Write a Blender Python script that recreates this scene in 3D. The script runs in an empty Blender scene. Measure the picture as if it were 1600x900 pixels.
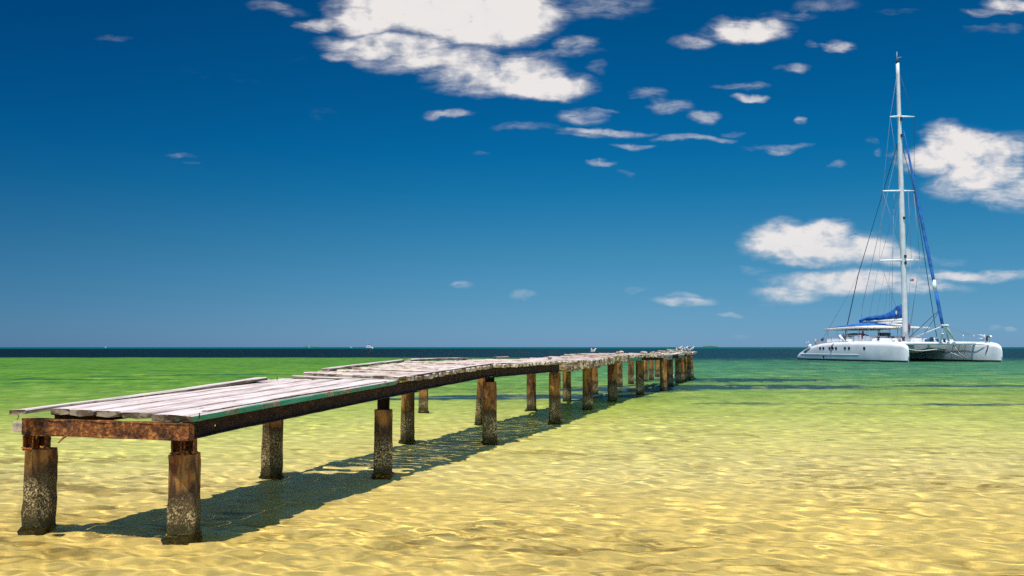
import bpy, bmesh, math, random
import numpy as np
from mathutils import Vector, Matrix

R = math.radians
sc = bpy.context.scene
COL = sc.collection
random.seed(11)

# ------------------------------------------------------------------ camera
F = 1386.0                                   # focal length in pixels of a 1600 wide frame
PITCH = math.atan(92.3 / F)
EYE = 1.8
cam = bpy.data.cameras.new('camera')
cam_ob = bpy.data.objects.new('camera', cam)
COL.objects.link(cam_ob)
cam.sensor_width = 36.0
cam.lens = 36.0 * F / 1600.0
cam.clip_start = 0.1
cam.clip_end = 40000.0
cam_ob.location = (0, 0, EYE)
cam_ob.rotation_euler = (R(90) + PITCH, 0, 0)
sc.camera = cam_ob

# ------------------------------------------------------------------ light and exposure
SUN_EL, SUN_AZ = R(72), R(205)               # azimuth clockwise from the way the camera looks
sun = bpy.data.lights.new('sun', 'SUN')
sun.energy = 5.0
sun.angle = R(0.5)
sun.color = (1.0, 0.95, 0.88)
sun_ob = bpy.data.objects.new('sun', sun)
COL.objects.link(sun_ob)
sd = Vector((math.sin(SUN_AZ) * math.cos(SUN_EL), math.cos(SUN_AZ) * math.cos(SUN_EL), math.sin(SUN_EL)))
sun_ob.rotation_euler = (-sd).to_track_quat('-Z', 'Y').to_euler()
sun.cycles.is_caustics_light = True
sc.view_settings.view_transform = 'Standard'
sc.view_settings.look = 'None'
sc.view_settings.gamma = 1.0
sc.view_settings.exposure = 0.3
sc.cycles.caustics_refractive = True
sc.cycles.caustics_reflective = False
sc.cycles.sample_clamp_indirect = 4.0
sc.cycles.use_denoising = False
sc.cycles.max_bounces = 8
sc.cycles.transparent_max_bounces = 8


# ------------------------------------------------------------------ node helpers
class G:
    def __init__(self, tree):
        self.t = tree

    def n(self, kind, **kw):
        nd = self.t.nodes.new(kind)
        for k, v in kw.items():
            setattr(nd, k, v)
        return nd

    def put(self, sock, v):
        if isinstance(v, bpy.types.NodeSocket):
            self.t.links.new(v, sock)
        elif isinstance(v, (tuple, list)):
            if len(v) == 3 and len(sock.default_value) == 4:
                v = (*v, 1.0)
            sock.default_value = v
        else:
            sock.default_value = v

    def m(self, op, a, b=None, c=None, clamp=False):
        nd = self.n('ShaderNodeMath', operation=op, use_clamp=clamp)
        self.put(nd.inputs[0], a)
        if b is not None:
            self.put(nd.inputs[1], b)
        if c is not None:
            self.put(nd.inputs[2], c)
        return nd.outputs[0]

    def v(self, op, a, b=None):
        nd = self.n('ShaderNodeVectorMath', operation=op)
        self.put(nd.inputs[0], a)
        if b is not None:
            self.put(nd.inputs[1], b)
        return nd.outputs['Value'] if op in ('DOT_PRODUCT', 'LENGTH') else nd.outputs[0]

    def rng(self, x, a, b, c=0.0, d=1.0, smooth=True):
        nd = self.n('ShaderNodeMapRange', interpolation_type='SMOOTHSTEP' if smooth else 'LINEAR')
        nd.clamp = True
        for i, q in enumerate((x, a, b, c, d)):
            self.put(nd.inputs[i], q)
        return nd.outputs[0]

    def mix(self, f, a, b, mode='MIX'):
        nd = self.n('ShaderNodeMix', data_type='RGBA', blend_type=mode)
        self.put(nd.inputs[0], f)
        self.put(nd.inputs[6], a)
        self.put(nd.inputs[7], b)
        return nd.outputs[2]

    def noise(self, vec, scale, detail=4.0, rough=0.55, dist=0.0, col=False):
        nd = self.n('ShaderNodeTexNoise')
        if vec is not None:
            self.put(nd.inputs['Vector'], vec)
        nd.inputs['Scale'].default_value = scale
        nd.inputs['Detail'].default_value = detail
        nd.inputs['Roughness'].default_value = rough
        nd.inputs['Distortion'].default_value = dist
        return nd.outputs['Color'] if col else nd.outputs['Fac']

    def voro(self, vec, scale, feature='F1'):
        nd = self.n('ShaderNodeTexVoronoi', feature=feature)
        if vec is not None:
            self.put(nd.inputs['Vector'], vec)
        nd.inputs['Scale'].default_value = scale
        return nd.outputs['Distance']

    def ramp(self, x, stops, interp='LINEAR'):
        nd = self.n('ShaderNodeValToRGB')
        cr = nd.color_ramp
        cr.interpolation = interp
        while len(cr.elements) < len(stops):
            cr.elements.new(0.5)
        for e, (p, c) in zip(cr.elements, stops):
            e.position = p
            e.color = (*c, 1.0)
        self.put(nd.inputs[0], x)
        return nd.outputs[0]

    def xyz(self, vec):
        nd = self.n('ShaderNodeSeparateXYZ')
        self.put(nd.inputs[0], vec)
        return nd.outputs[0], nd.outputs[1], nd.outputs[2]

    def comb(self, x, y, z):
        nd = self.n('ShaderNodeCombineXYZ')
        for i, q in enumerate((x, y, z)):
            self.put(nd.inputs[i], q)
        return nd.outputs[0]

    def bump(self, h, strength=0.3, dist=0.01):
        nd = self.n('ShaderNodeBump')
        nd.inputs['Strength'].default_value = strength
        nd.inputs['Distance'].default_value = dist
        self.put(nd.inputs['Height'], h)
        return nd.outputs[0]


def material(name):
    m = bpy.data.materials.new(name)
    m.use_nodes = True
    m.node_tree.nodes.clear()
    return m, G(m.node_tree)


def finish(g, col, rough=0.6, bump=None, metal=0.0, spec=0.5):
    p = g.n('ShaderNodeBsdfPrincipled')
    g.put(p.inputs['Base Color'], col)
    g.put(p.inputs['Roughness'], rough)
    g.put(p.inputs['Metallic'], metal)
    p.inputs['Specular IOR Level'].default_value = spec
    if bump is not None:
        g.put(p.inputs['Normal'], bump)
    o = g.n('ShaderNodeOutputMaterial')
    g.t.links.new(p.outputs[0], o.inputs[0])


def srgb(r, g, b):
    f = lambda c: (c / 255 / 12.92) if c / 255 <= 0.04045 else ((c / 255 + 0.055) / 1.055) ** 2.4
    return (f(r), f(g), f(b))


# ------------------------------------------------------------------ sky: Nishita sky, seen deep blue, with clouds
def uv_of(px, py):
    """direction of a pixel of the photograph as (x/y, z/y) of its world direction"""
    u, v = (px - 800) / F, (450 - py) / F
    dy = math.cos(PITCH) - v * math.sin(PITCH)
    dz = math.sin(PITCH) + v * math.cos(PITCH)
    return u / dy, dz / dy


def build_sky():
    w = bpy.data.worlds.new('World')
    sc.world = w
    w.use_nodes = True
    g = G(w.node_tree)
    g.t.nodes.clear()
    sky = g.n('ShaderNodeTexSky', sky_type='NISHITA')
    sky.sun_disc = False
    sky.sun_elevation = SUN_EL
    sky.sun_rotation = SUN_AZ
    sky.air_density = 1.0
    sky.dust_density = 0.3
    sky.ozone_density = 2.0
    tc = g.n('ShaderNodeTexCoord').outputs['Generated']
    x, y, z = g.xyz(tc)
    el = g.m('DIVIDE', z, g.m('MAXIMUM', g.m('SQRT', g.m('ADD', g.m('MULTIPLY', x, x), g.m('MULTIPLY', y, y))), 0.02))
    # the deep blue of a polarised sky: darkest low down, at right angles to the high sun, overhead boosted as added fill for the shadows
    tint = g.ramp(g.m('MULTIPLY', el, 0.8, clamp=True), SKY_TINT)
    tint = g.mix(g.rng(y, 0.15, -0.45), tint, (1.25, 1.75, 2.0, 1))          # unseen sky behind, brightened as added fill light
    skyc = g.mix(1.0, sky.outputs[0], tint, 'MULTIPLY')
    az = g.m('DIVIDE', x, g.m('MAXIMUM', g.m('ABSOLUTE', y), 0.2))
    skyc = g.mix(1.0, skyc, g.mix(g.rng(az, -0.75, 0.15), (0.56, 0.64, 0.72, 1), (1.0, 1.0, 1.0, 1)), 'MULTIPLY')
    # clouds, by direction
    yy = g.m('MAXIMUM', y, 0.05)
    u, v = g.m('DIVIDE', x, yy), g.m('DIVIDE', z, yy)
    p = g.comb(u, v, 0.0)
    warp = g.noise(g.v('MULTIPLY', p, (9.0, 16.0, 1.0)), 1.0, 3, 0.5, col=True)
    warp2 = g.noise(g.v('MULTIPLY', p, (34.0, 60.0, 1.0)), 1.0, 3, 0.55, col=True)
    pw = g.v('ADD', p, g.v('MULTIPLY', g.v('SUBTRACT', warp, (0.5, 0.5, 0.5)), (0.05, 0.022, 0.0)))
    pw = g.v('ADD', pw, g.v('MULTIPLY', g.v('SUBTRACT', warp2, (0.5, 0.5, 0.5)), (0.022, 0.012, 0.0)))
    acc = None
    core = None
    for (px, py, rx, ry, s) in CLOUDS:
        cu, cv = uv_of(px, py)
        d = g.v('MULTIPLY', g.v('SUBTRACT', pw, (cu, cv, 0.0)), (0.95 * F / rx, 0.95 * F / ry, 0.0))
        e = g.v('DOT_PRODUCT', d, d)
        k = g.rng(e, 0.0, 3.4, s, 0.0)
        acc = k if acc is None else g.m('MAXIMUM', acc, k)
        if s >= 1.0:                                   # thick clouds: how deep inside, from below to above
            h = g.xyz(d)[1]
            sh = g.m('MULTIPLY', k, g.rng(h, -0.9, 0.5))
            core = sh if core is None else g.m('MAXIMUM', core, sh)
    puff = g.noise(g.v('MULTIPLY', p, (40.0, 54.0, 1.0)), 1.0, 7, 0.54, 0.15)
    wisp = g.noise(g.v('MULTIPLY', pw, (24.0, 130.0, 1.0)), 1.0, 8, 0.66, 1.4)
    low = g.noise(g.v('MULTIPLY', p, (11.0, 26.0, 1.0)), 1.0, 3, 0.5)
    thick = g.rng(acc, 0.60, 1.05)
    tex = g.m('SUBTRACT', g.m('ADD', g.m('MULTIPLY', puff, g.m('ADD', 0.45, g.m('MULTIPLY', thick, 0.3))), g.m('MULTIPLY', wisp, g.m('SUBTRACT', 0.55, g.m('MULTIPLY', thick, 0.3)))), 0.52)
    tex = g.m('ADD', tex, g.m('MULTIPLY', g.m('SUBTRACT', low, 0.5), 0.35))
    dens = g.m('ADD', acc, g.m('MULTIPLY', tex, g.m('ADD', 0.4, g.m('MULTIPLY', g.m('MINIMUM', acc, 1.0), 2.2))))
    a = g.rng(dens, 0.18, g.m('ADD', 1.15, g.m('MULTIPLY', thick, -0.10)), smooth=False)
    a = g.m('MULTIPLY', g.m('POWER', a, g.m('SUBTRACT', 1.6, g.m('MULTIPLY', thick, 0.6))), g.m('MULTIPLY', g.rng(acc, 0.02, 0.25), g.rng(acc, 0.3, 0.95, 0.55, 1.0)))
    billow = g.noise(g.v('MULTIPLY', p, (30.0, 40.0, 1.0)), 1.0, 4, 0.5)
    lit = g.m('ADD', g.rng(dens, 0.2, 1.0, 0.68, 1.0), g.m('ADD', g.m('MULTIPLY', g.m('SUBTRACT', billow, 0.5), 0.7), g.m('MULTIPLY', g.m('SUBTRACT', low, 0.5), 0.5)), clamp=True)
    cc = g.mix(lit, CLOUD_DIM, CLOUD_LIT)
    cc = g.mix(g.rng(el, 0.16, 0.0, 0.0, 0.45), cc, (4.3, 5.0, 5.9, 1))
    out = g.mix(g.m('MULTIPLY', a, 0.96), skyc, cc)
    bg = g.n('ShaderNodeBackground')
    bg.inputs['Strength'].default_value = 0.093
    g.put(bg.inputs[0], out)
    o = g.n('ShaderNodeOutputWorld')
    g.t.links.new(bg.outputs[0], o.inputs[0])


# tint stops over 0.8 * tan(elevation)
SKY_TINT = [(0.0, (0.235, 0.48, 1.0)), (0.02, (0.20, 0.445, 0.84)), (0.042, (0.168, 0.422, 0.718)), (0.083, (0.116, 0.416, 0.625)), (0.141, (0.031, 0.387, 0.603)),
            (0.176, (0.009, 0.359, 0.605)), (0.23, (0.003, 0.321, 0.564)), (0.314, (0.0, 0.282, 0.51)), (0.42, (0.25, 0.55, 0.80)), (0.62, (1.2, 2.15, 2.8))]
CLOUD_LIT = (7.6, 7.25, 7.05)
CLOUD_DIM = (5.9, 6.0, 6.3)
# photograph pixel of the middle, half width, half height, thickness
CLOUDS = [
    (680, 0, 112, 40, 1.35), (762, 26, 88, 34, 1.4), (572, 30, 46, 22, 1.1), (495, 42, 22, 8, 0.85), (522, 36, 24, 9, 0.8), (540, 12, 26, 12, 0.7), (532, 88, 26, 7, 0.8), (575, 96, 34, 7, 0.65),
    (610, 72, 84, 16, 1.0), (690, 90, 76, 18, 0.95), (640, 104, 60, 9, 0.62), (780, 112, 76, 24, 1.05), (845, 132, 58, 17, 1.2), (760, 138, 66, 11, 0.78), (720, 122, 50, 9, 0.7),
    (905, 72, 34, 9, 0.72), (875, 84, 54, 6, 0.62), (930, 12, 62, 15, 0.58), (960, 4, 44, 8, 0.55), (425, 12, 26, 9, 0.6), (460, 20, 26, 6, 0.45),
    (695, 178, 32, 6, 0.80), (910, 181, 34, 12, 0.72), (930, 172, 32, 4, 0.55), (945, 207, 58, 5, 0.86), (905, 213, 34, 4, 0.6), (992, 226, 30, 3.4, 0.74), (942, 255, 20, 4, 0.66),
    (1012, 144, 25, 7, 0.66), (1050, 166, 30, 8, 0.72), (1030, 154, 14, 10, 0.5), (1100, 181, 17, 7, 0.78), (1080, 214, 42, 4, 0.70), (1140, 205, 14, 3, 0.45),
    (1165, 134, 34, 5, 0.55), (1177, 152, 22, 4.5, 0.84), (1210, 225, 46, 5, 0.66), (1205, 232, 22, 4, 0.7), (1172, 45, 46, 16, 1.05), (1150, 34, 30, 10, 0.6), (1086, 67, 30, 9, 0.74), (1110, 52, 26, 8, 0.5),
    (1235, 24, 40, 7, 0.52), (1290, 10, 40, 8, 0.55), (1308, 72, 24, 7, 0.86), (1280, 70, 14, 3, 0.5), (1255, 69, 8, 5, 0.5), (1242, 110, 20, 6, 0.74), (1256, 187, 11, 5, 0.78), (1580, 8, 34, 9, 0.9), (1540, 20, 34, 5, 0.65), (1555, 46, 40, 6, 0.4),
    (1478, 225, 32, 26, 1.05), (1512, 236, 44, 26, 1.15), (1455, 250, 36, 20, 0.95), (1555, 245, 34, 26, 0.95), (1540, 275, 50, 22, 1.0), (1500, 290, 44, 20, 0.75), (1575, 300, 40, 20, 0.85), (1585, 232, 24, 18, 0.6),
    (1418, 242, 20, 9, 0.5), (1378, 241, 6, 6, 0.6), (1365, 222, 10, 6, 0.45), (1470, 196, 10, 10, 0.6), (1438, 212, 10, 7, 0.5), (1590, 320, 30, 10, 0.5),
    (1215, 368, 36, 18, 0.95), (1250, 384, 62, 20, 1.2), (1300, 366, 34, 16, 1.0), (1330, 392, 60, 20, 1.1), (1262, 406, 44, 12, 0.9), (1390, 400, 52, 13, 0.9), (1440, 402, 30, 9, 0.5),
    (1245, 458, 50, 11, 0.85), (1230, 440, 22, 7, 0.6), (1340, 442, 100, 14, 1.0), (1300, 448, 70, 14, 0.9), (1410, 452, 70, 9, 0.8), (1200, 474, 22, 4, 0.4),
    (1520, 432, 74, 8, 0.85), (1590, 430, 40, 6, 0.7), (1480, 408, 18, 5, 0.45), (1440, 432, 60, 10, 0.55), (1185, 424, 14, 5, 0.45),
    (1065, 471, 42, 6, 0.76), (1060, 462, 22, 4, 0.6), (720, 447, 13, 5, 0.62), (818, 463, 15, 5, 0.55), (990, 457, 13, 4, 0.55), (1133, 490, 16, 3.5, 0.62),
    (1583, 513, 10, 4, 0.6), (1553, 513, 11, 4, 0.6), (285, 245, 22, 3.0, 0.5), (300, 257, 12, 2.5, 0.4), (1150, 524, 12, 4, 0.45), (170, 60, 24, 4, 0.42),
    (380, 122, 120, 16, 0.17), (820, 202, 40, 6, 0.46), (505, 175, 22, 9, 0.22), (460, 100, 60, 12, 0.17), (1310, 258, 16, 4, 0.46), (985, 267, 14, 3, 0.4), (760, 240, 14, 3, 0.4), (935, 106, 12, 9, 0.4), (1400, 20, 30, 5, 0.3),
]
build_sky()


# ------------------------------------------------------------------ mesh helpers
def at(px, py, d):
    """world point seen at a pixel of the photograph, d metres ahead"""
    u, v = uv_of(px, py)
    return Vector((u * d, d, EYE + v * d))


def on_z(px, py, z):
    u, v = uv_of(px, py)
    d = (z - EYE) / v
    return Vector((u * d, d, z))


def link(name, me, parent=None, mats=(), smooth=False):
    o = bpy.data.objects.new(name, me)
    COL.objects.link(o)
    for m in mats:
        me.materials.append(m)
    if smooth:
        me.polygons.foreach_set('use_smooth', np.ones(len(me.polygons), bool))
    if parent is not None:
        o.parent = parent
    return o


def from_bm(name, bm, parent=None, mat=None, smooth=False, loc=None, rot=None):
    bmesh.ops.recalc_face_normals(bm, faces=bm.faces[:])
    me = bpy.data.meshes.new(name)
    bm.to_mesh(me)
    bm.free()
    o = link(name, me, parent, [mat] if mat else [], smooth)
    if loc is not None:
        o.location = loc
    if rot is not None:
        o.rotation_euler = rot
    return o


def tag(o, label=None, cat=None, group=None, kind=None):
    if label:
        o['label'] = label
    if cat:
        o['category'] = cat
    if group:
        o['group'] = group
    if kind:
        o['kind'] = kind
    return o


def empty(name, loc=(0, 0, 0), rz=0.0):
    o = bpy.data.objects.new(name, None)
    COL.objects.link(o)
    o.location = loc
    o.rotation_euler = (0, 0, rz)
    o.empty_display_size = 0.3
    return o


def loft(bm, rings, caps=True, closed=True):
    vs = [[bm.verts.new(p) for p in r] for r in rings]
    n = len(rings[0])
    for a, b in zip(vs[:-1], vs[1:]):
        for i in range(n if closed else n - 1):
            j = (i + 1) % n
            bm.faces.new((a[i], a[j], b[j], b[i]))
    if caps and closed:
        bm.faces.new(vs[0][::-1])
        bm.faces.new(vs[-1])
    return vs


def tube(bm, pts, rad, n=8):
    pts = [Vector(p) for p in pts]
    rads = rad if isinstance(rad, (list, tuple)) else [rad] * len(pts)
    rings = []
    for i, p in enumerate(pts):
        t = (pts[min(i + 1, len(pts) - 1)] - pts[max(i - 1, 0)]).normalized()
        a = Vector((0, 0, 1)) if abs(t.z) < 0.9 else Vector((1, 0, 0))
        e1 = t.cross(a).normalized()
        e2 = t.cross(e1).normalized()
        rings.append([p + (e1 * math.cos(k) + e2 * math.sin(k)) * rads[i] for k in [2 * math.pi * q / n for q in range(n)]])
    loft(bm, rings)


def box(bm, lo, hi, bevel=0.0):
    r = bmesh.ops.create_cube(bm, size=1.0)
    lo, hi = Vector(lo), Vector(hi)
    for v in r['verts']:
        v.co = Vector(((v.co[i] + 0.5) * (hi[i] - lo[i]) + lo[i] for i in range(3)))
    if bevel:
        ed = list({e for v in r['verts'] for e in v.link_edges})
        bmesh.ops.bevel(bm, geom=ed, offset=bevel, segments=2, affect='EDGES')


def copy_tree(o, parent=None):
    c = o.copy()
    COL.objects.link(c)
    if parent is not None:
        c.parent = parent
    for ch in [k for k in bpy.data.objects if k.parent is o]:
        copy_tree(ch, c)
    return c


# ------------------------------------------------------------------ water and sea bed
def grid_mesh(name, X, Y, Z):
    nr, nc = X.shape
    me = bpy.data.meshes.new(name)
    v = np.stack([X, Y, Z], -1).reshape(-1, 3).astype(np.float32)
    i = np.arange(nr * nc).reshape(nr, nc)
    q = np.stack([i[:-1, :-1], i[1:, :-1], i[1:, 1:], i[:-1, 1:]], -1).reshape(-1, 4)
    me.vertices.add(len(v))
    me.vertices.foreach_set('co', v.ravel())
    me.loops.add(q.size)
    me.loops.foreach_set('vertex_index', q.ravel().astype(np.int32))
    me.polygons.add(len(q))
    me.polygons.foreach_set('loop_start', np.arange(0, q.size, 4, dtype=np.int32))
    me.polygons.foreach_set('use_smooth', np.ones(len(q), bool))
    me.update()
    me.validate()
    o = bpy.data.objects.new(name, me)
    COL.objects.link(o)
    return o


def wave_height(X, Y, sp, rng):
    Z = np.zeros_like(X)
    for i in range(120):
        lam = 0.13 * (4.0 / 0.13) ** (rng.random() ** 1.5)
        th = rng.normal(R(78), R(40))
        k = 2 * math.pi / lam
        slope = 0.028 if lam < 0.6 else (0.017 if lam < 1.3 else 0.011)
        att = np.clip((lam / sp - 2.6) / 2.0, 0, 1)
        # slow changes of strength, so that no patch repeats another
        gx, gy, gp = rng.normal(0, 0.35), rng.normal(0, 0.45), rng.random() * 6.28
        amp = 0.55 + 0.45 * np.sin(X * gx + Y * gy + gp)
        kx, ky = k * math.cos(th), k * math.sin(th)
        Z += att * amp * (slope / k) * np.sin(kx * X + ky * Y + rng.random() * 6.28 + 0.8 * np.sin(X * 0.9 + Y * 0.5 + gp))
    return Z


def bed_depth(Y):
    return -np.interp(Y, [-12, -2, 5, 10, 20, 50, 120, 300], [-0.9, 0.04, 0.30, 0.42, 0.62, 1.1, 1.8, 3.0])


def build_sea():
    rng = np.random.default_rng(8)
    st = 0.0031
    rr = np.concatenate([3 * np.exp(np.arange(0, math.log(56), st)), 170 * np.exp(np.arange(0.06, math.log(85), 0.07))])
    th = np.arange(R(36), R(144), st)
    Rr, Th = np.meshgrid(rr, th, indexing='ij')
    X, Y = Rr * np.cos(Th), Rr * np.sin(Th) - 1
    Z = wave_height(X, Y, np.minimum(Rr * st, 12), rng)
    water = grid_mesh('water', X, Y, Z)
    tag(water, kind='structure')
    water['label'] = 'clear shallow sea water rippling out to the horizon'
    water.cycles.is_caustics_caster = True
    m, g = material('sea_water')
    pos = g.n('ShaderNodeNewGeometry').outputs['Position']
    nz = g.noise(g.v('MULTIPLY', pos, (0.55, 1.0, 1.0)), 1.6, 5, 0.6)
    cap = g.noise(g.v('MULTIPLY', pos, (0.6, 1.0, 1.0)), 9.0, 3, 0.6, 0.4)
    b2 = g.n('ShaderNodeBump')
    b2.inputs['Distance'].default_value = 0.05
    b2.inputs['Strength'].default_value = 0.09
    g.put(b2.inputs['Height'], cap)
    dist = g.v('LENGTH', pos)
    b = g.n('ShaderNodeBump')
    b.inputs['Distance'].default_value = 0.5
    g.put(b.inputs['Strength'], g.rng(dist, 25, 90, 0.0, 0.35))
    g.put(b.inputs['Height'], nz)
    g.put(b.inputs['Normal'], b2.outputs[0])
    rf = g.n('ShaderNodeBsdfRefraction')
    rf.inputs['IOR'].default_value = 1.33
    rf.inputs['Roughness'].default_value = 0.0
    rf.inputs['Color'].default_value = (0.95, 1.0, 0.985, 1)
    g.put(rf.inputs['Normal'], b2.outputs[0])
    gl = g.n('ShaderNodeBsdfGlossy')
    gl.inputs['Roughness'].default_value = 0.03
    g.put(gl.inputs['Normal'], b.outputs[0])
    fr = g.n('ShaderNodeFresnel')
    fr.inputs[0].default_value = 1.33
    g.put(fr.inputs['Normal'], b.outputs[0])
    mx = g.n('ShaderNodeMixShader')
    # waves keep even far water from reflecting more than about two fifths; a polarising filter takes most of that
    g.put(mx.inputs[0], g.m('MULTIPLY', g.m('MINIMUM', fr.outputs[0], 0.40), 0.25))
    g.t.links.new(rf.outputs[0], mx.inputs[1])
    g.t.links.new(gl.outputs[0], mx.inputs[2])
    o = g.n('ShaderNodeOutputMaterial')
    g.t.links.new(mx.outputs[0], o.inputs[0])
    water.data.materials.append(m)

    rb = np.concatenate([[0.3], 1 * np.exp(np.arange(0, math.log(15000), 0.025))])
    tb = np.linspace(R(-25), R(205), 260)
    Rb, Tb = np.meshgrid(rb, tb, indexing='ij')
    Xb, Yb = Rb * np.cos(Tb), Rb * np.sin(Tb) - 1
    Zb = bed_depth(Yb)
    near = np.clip(1 - Rb / 60, 0, 1)
    for i in range(24):
        lam = 0.7 * (6 / 0.7) ** rng.random()
        t2 = rng.normal(R(80), R(50))
        k = 2 * math.pi / lam
        Zb = Zb + near * 0.006 * lam ** 0.7 * np.sin(k * (Xb * math.cos(t2) + Yb * math.sin(t2)) + rng.random() * 6.28)
    bed = grid_mesh('seabed', Xb, Yb, Zb)
    tag(bed, kind='structure')
    bed['label'] = 'golden sand seabed with weed, dark seagrass and the green tint of deeper water in its colour'
    bed.cycles.is_caustics_receiver = True
    m, g = material('seabed_sand')
    pos = g.n('ShaderNodeNewGeometry').outputs['Position']
    x, y, z = g.xyz(pos)
    n1 = g.noise(g.v('MULTIPLY', pos, (0.10, 0.25, 1)), 1.0, 5, 0.55)
    n2 = g.noise(g.v('MULTIPLY', pos, (0.7, 1.6, 1)), 1.0, 6, 0.62, 0.6)
    n3 = g.noise(pos, 40.0, 3, 0.6)
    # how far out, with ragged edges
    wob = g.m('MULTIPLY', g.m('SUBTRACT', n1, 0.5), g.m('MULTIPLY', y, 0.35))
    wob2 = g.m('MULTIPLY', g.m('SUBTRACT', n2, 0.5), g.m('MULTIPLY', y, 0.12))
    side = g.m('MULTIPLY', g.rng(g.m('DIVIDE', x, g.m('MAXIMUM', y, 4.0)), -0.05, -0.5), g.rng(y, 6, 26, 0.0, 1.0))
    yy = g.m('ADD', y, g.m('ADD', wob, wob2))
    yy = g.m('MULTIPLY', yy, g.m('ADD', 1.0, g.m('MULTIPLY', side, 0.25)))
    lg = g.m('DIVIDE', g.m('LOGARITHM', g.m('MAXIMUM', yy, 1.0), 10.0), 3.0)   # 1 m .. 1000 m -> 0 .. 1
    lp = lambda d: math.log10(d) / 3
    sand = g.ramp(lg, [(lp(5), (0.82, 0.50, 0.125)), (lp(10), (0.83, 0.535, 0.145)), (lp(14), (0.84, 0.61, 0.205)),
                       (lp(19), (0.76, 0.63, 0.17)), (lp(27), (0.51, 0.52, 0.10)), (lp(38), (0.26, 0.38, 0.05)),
                       (lp(60), (0.14, 0.36, 0.04)), (lp(100), (0.075, 0.29, 0.06))])  # outer greens carry the water's depth tint, painted into the bed with the weed
    # painted tint of the deeper water: greener to the left, bluer green to the right
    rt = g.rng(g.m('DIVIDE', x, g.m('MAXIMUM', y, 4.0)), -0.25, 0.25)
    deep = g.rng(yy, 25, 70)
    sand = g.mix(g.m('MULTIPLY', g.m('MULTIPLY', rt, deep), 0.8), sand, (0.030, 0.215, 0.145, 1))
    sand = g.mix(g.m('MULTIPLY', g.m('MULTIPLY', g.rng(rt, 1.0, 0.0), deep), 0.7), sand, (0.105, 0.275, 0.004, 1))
    # drifts of brown weed litter on the sand
    lit = g.noise(g.v('MULTIPLY', pos, (0.8, 2.4, 1)), 1.0, 7, 0.66, 1.2)
    big = g.noise(g.v('MULTIPLY', pos, (0.16, 0.42, 1)), 1.0, 3, 0.5)
    lf = g.m('MULTIPLY', g.rng(lit, 0.47, 0.62), g.rng(big, 0.42, 0.56))
    lf = g.m('MULTIPLY', lf, g.rng(y, 11, 24, 0.8, 0.30))
    sand = g.mix(lf, sand, (0.24, 0.135, 0.03, 1))
    sand = g.mix(g.rng(n3, 0.35, 0.7, 0.0, 0.16), sand, (0.45, 0.30, 0.08, 1))
    # seagrass beds
    patch = None
    for (cx, cy, rx, ry, s) in PATCHES:
        d = g.v('MULTIPLY', g.v('SUBTRACT', g.v('ADD', pos, g.comb(g.m('MULTIPLY', g.m('SUBTRACT', n2, 0.5), rx * 0.8), g.m('MULTIPLY', g.m('SUBTRACT', n2, 0.5), ry * 1.6), 0.0)), (cx, cy, 0)), (1 / rx, 1 / ry, 0))
        k = g.rng(g.v('DOT_PRODUCT', d, d), 0.2, 1.6, s, 0.0)
        patch = k if patch is None else g.m('MAXIMUM', patch, k)
    tuft = g.noise(g.v('MULTIPLY', pos, (0.9, 1.7, 1)), 1.0, 5, 0.65)
    pf = g.rng(g.m('ADD', patch, g.m('MULTIPLY', g.m('SUBTRACT', tuft, 0.5), 0.9)), 0.35, 0.75)
    sand = g.mix(g.m('MULTIPLY', pf, g.rng(patch, 0.02, 0.1)), sand, g.mix(g.rng(y, 14, 20), (0.27, 0.16, 0.035, 1), (0.020, 0.062, 0.080, 1)))
    # streaks everywhere beyond 20 m
    strk = g.noise(g.v('MULTIPLY', pos, (0.30, 0.34, 1)), 1.0, 8, 0.72, 0.3)
    spk = g.noise(g.v('MULTIPLY', pos, (1.3, 0.5, 1)), 1.0, 5, 0.7)
    mott = g.m('ADD', g.m('MULTIPLY', strk, 0.6), g.m('MULTIPLY', spk, 0.4))
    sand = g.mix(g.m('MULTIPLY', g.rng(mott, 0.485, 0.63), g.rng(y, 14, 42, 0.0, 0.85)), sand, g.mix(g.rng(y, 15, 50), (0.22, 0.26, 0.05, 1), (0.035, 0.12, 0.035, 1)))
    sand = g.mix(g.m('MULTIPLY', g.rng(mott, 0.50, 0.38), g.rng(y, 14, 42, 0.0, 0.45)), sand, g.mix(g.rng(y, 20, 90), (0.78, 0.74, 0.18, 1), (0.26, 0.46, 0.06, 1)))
    # dark tone of the far, deep water, also put into the bed colour
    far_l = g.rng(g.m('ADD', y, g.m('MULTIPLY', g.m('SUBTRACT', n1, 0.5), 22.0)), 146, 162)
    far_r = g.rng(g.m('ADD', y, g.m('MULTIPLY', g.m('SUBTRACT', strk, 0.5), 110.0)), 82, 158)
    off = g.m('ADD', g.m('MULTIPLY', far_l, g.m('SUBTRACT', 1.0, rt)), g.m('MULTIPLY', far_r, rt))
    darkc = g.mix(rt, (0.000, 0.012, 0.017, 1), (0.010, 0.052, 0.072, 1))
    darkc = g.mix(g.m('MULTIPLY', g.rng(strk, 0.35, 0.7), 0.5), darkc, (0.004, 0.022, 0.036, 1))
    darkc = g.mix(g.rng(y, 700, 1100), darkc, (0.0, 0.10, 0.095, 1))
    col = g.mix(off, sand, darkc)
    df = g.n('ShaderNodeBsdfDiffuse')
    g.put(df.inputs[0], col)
    bh = g.noise(g.v('MULTIPLY', pos, (1.0, 2.2, 1)), 5.0, 4, 0.6)
    g.put(df.inputs['Normal'], g.bump(bh, 0.5, 0.03))
    o = g.n('ShaderNodeOutputMaterial')
    g.t.links.new(df.outputs[0], o.inputs[0])
    bed.data.materials.append(m)


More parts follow.
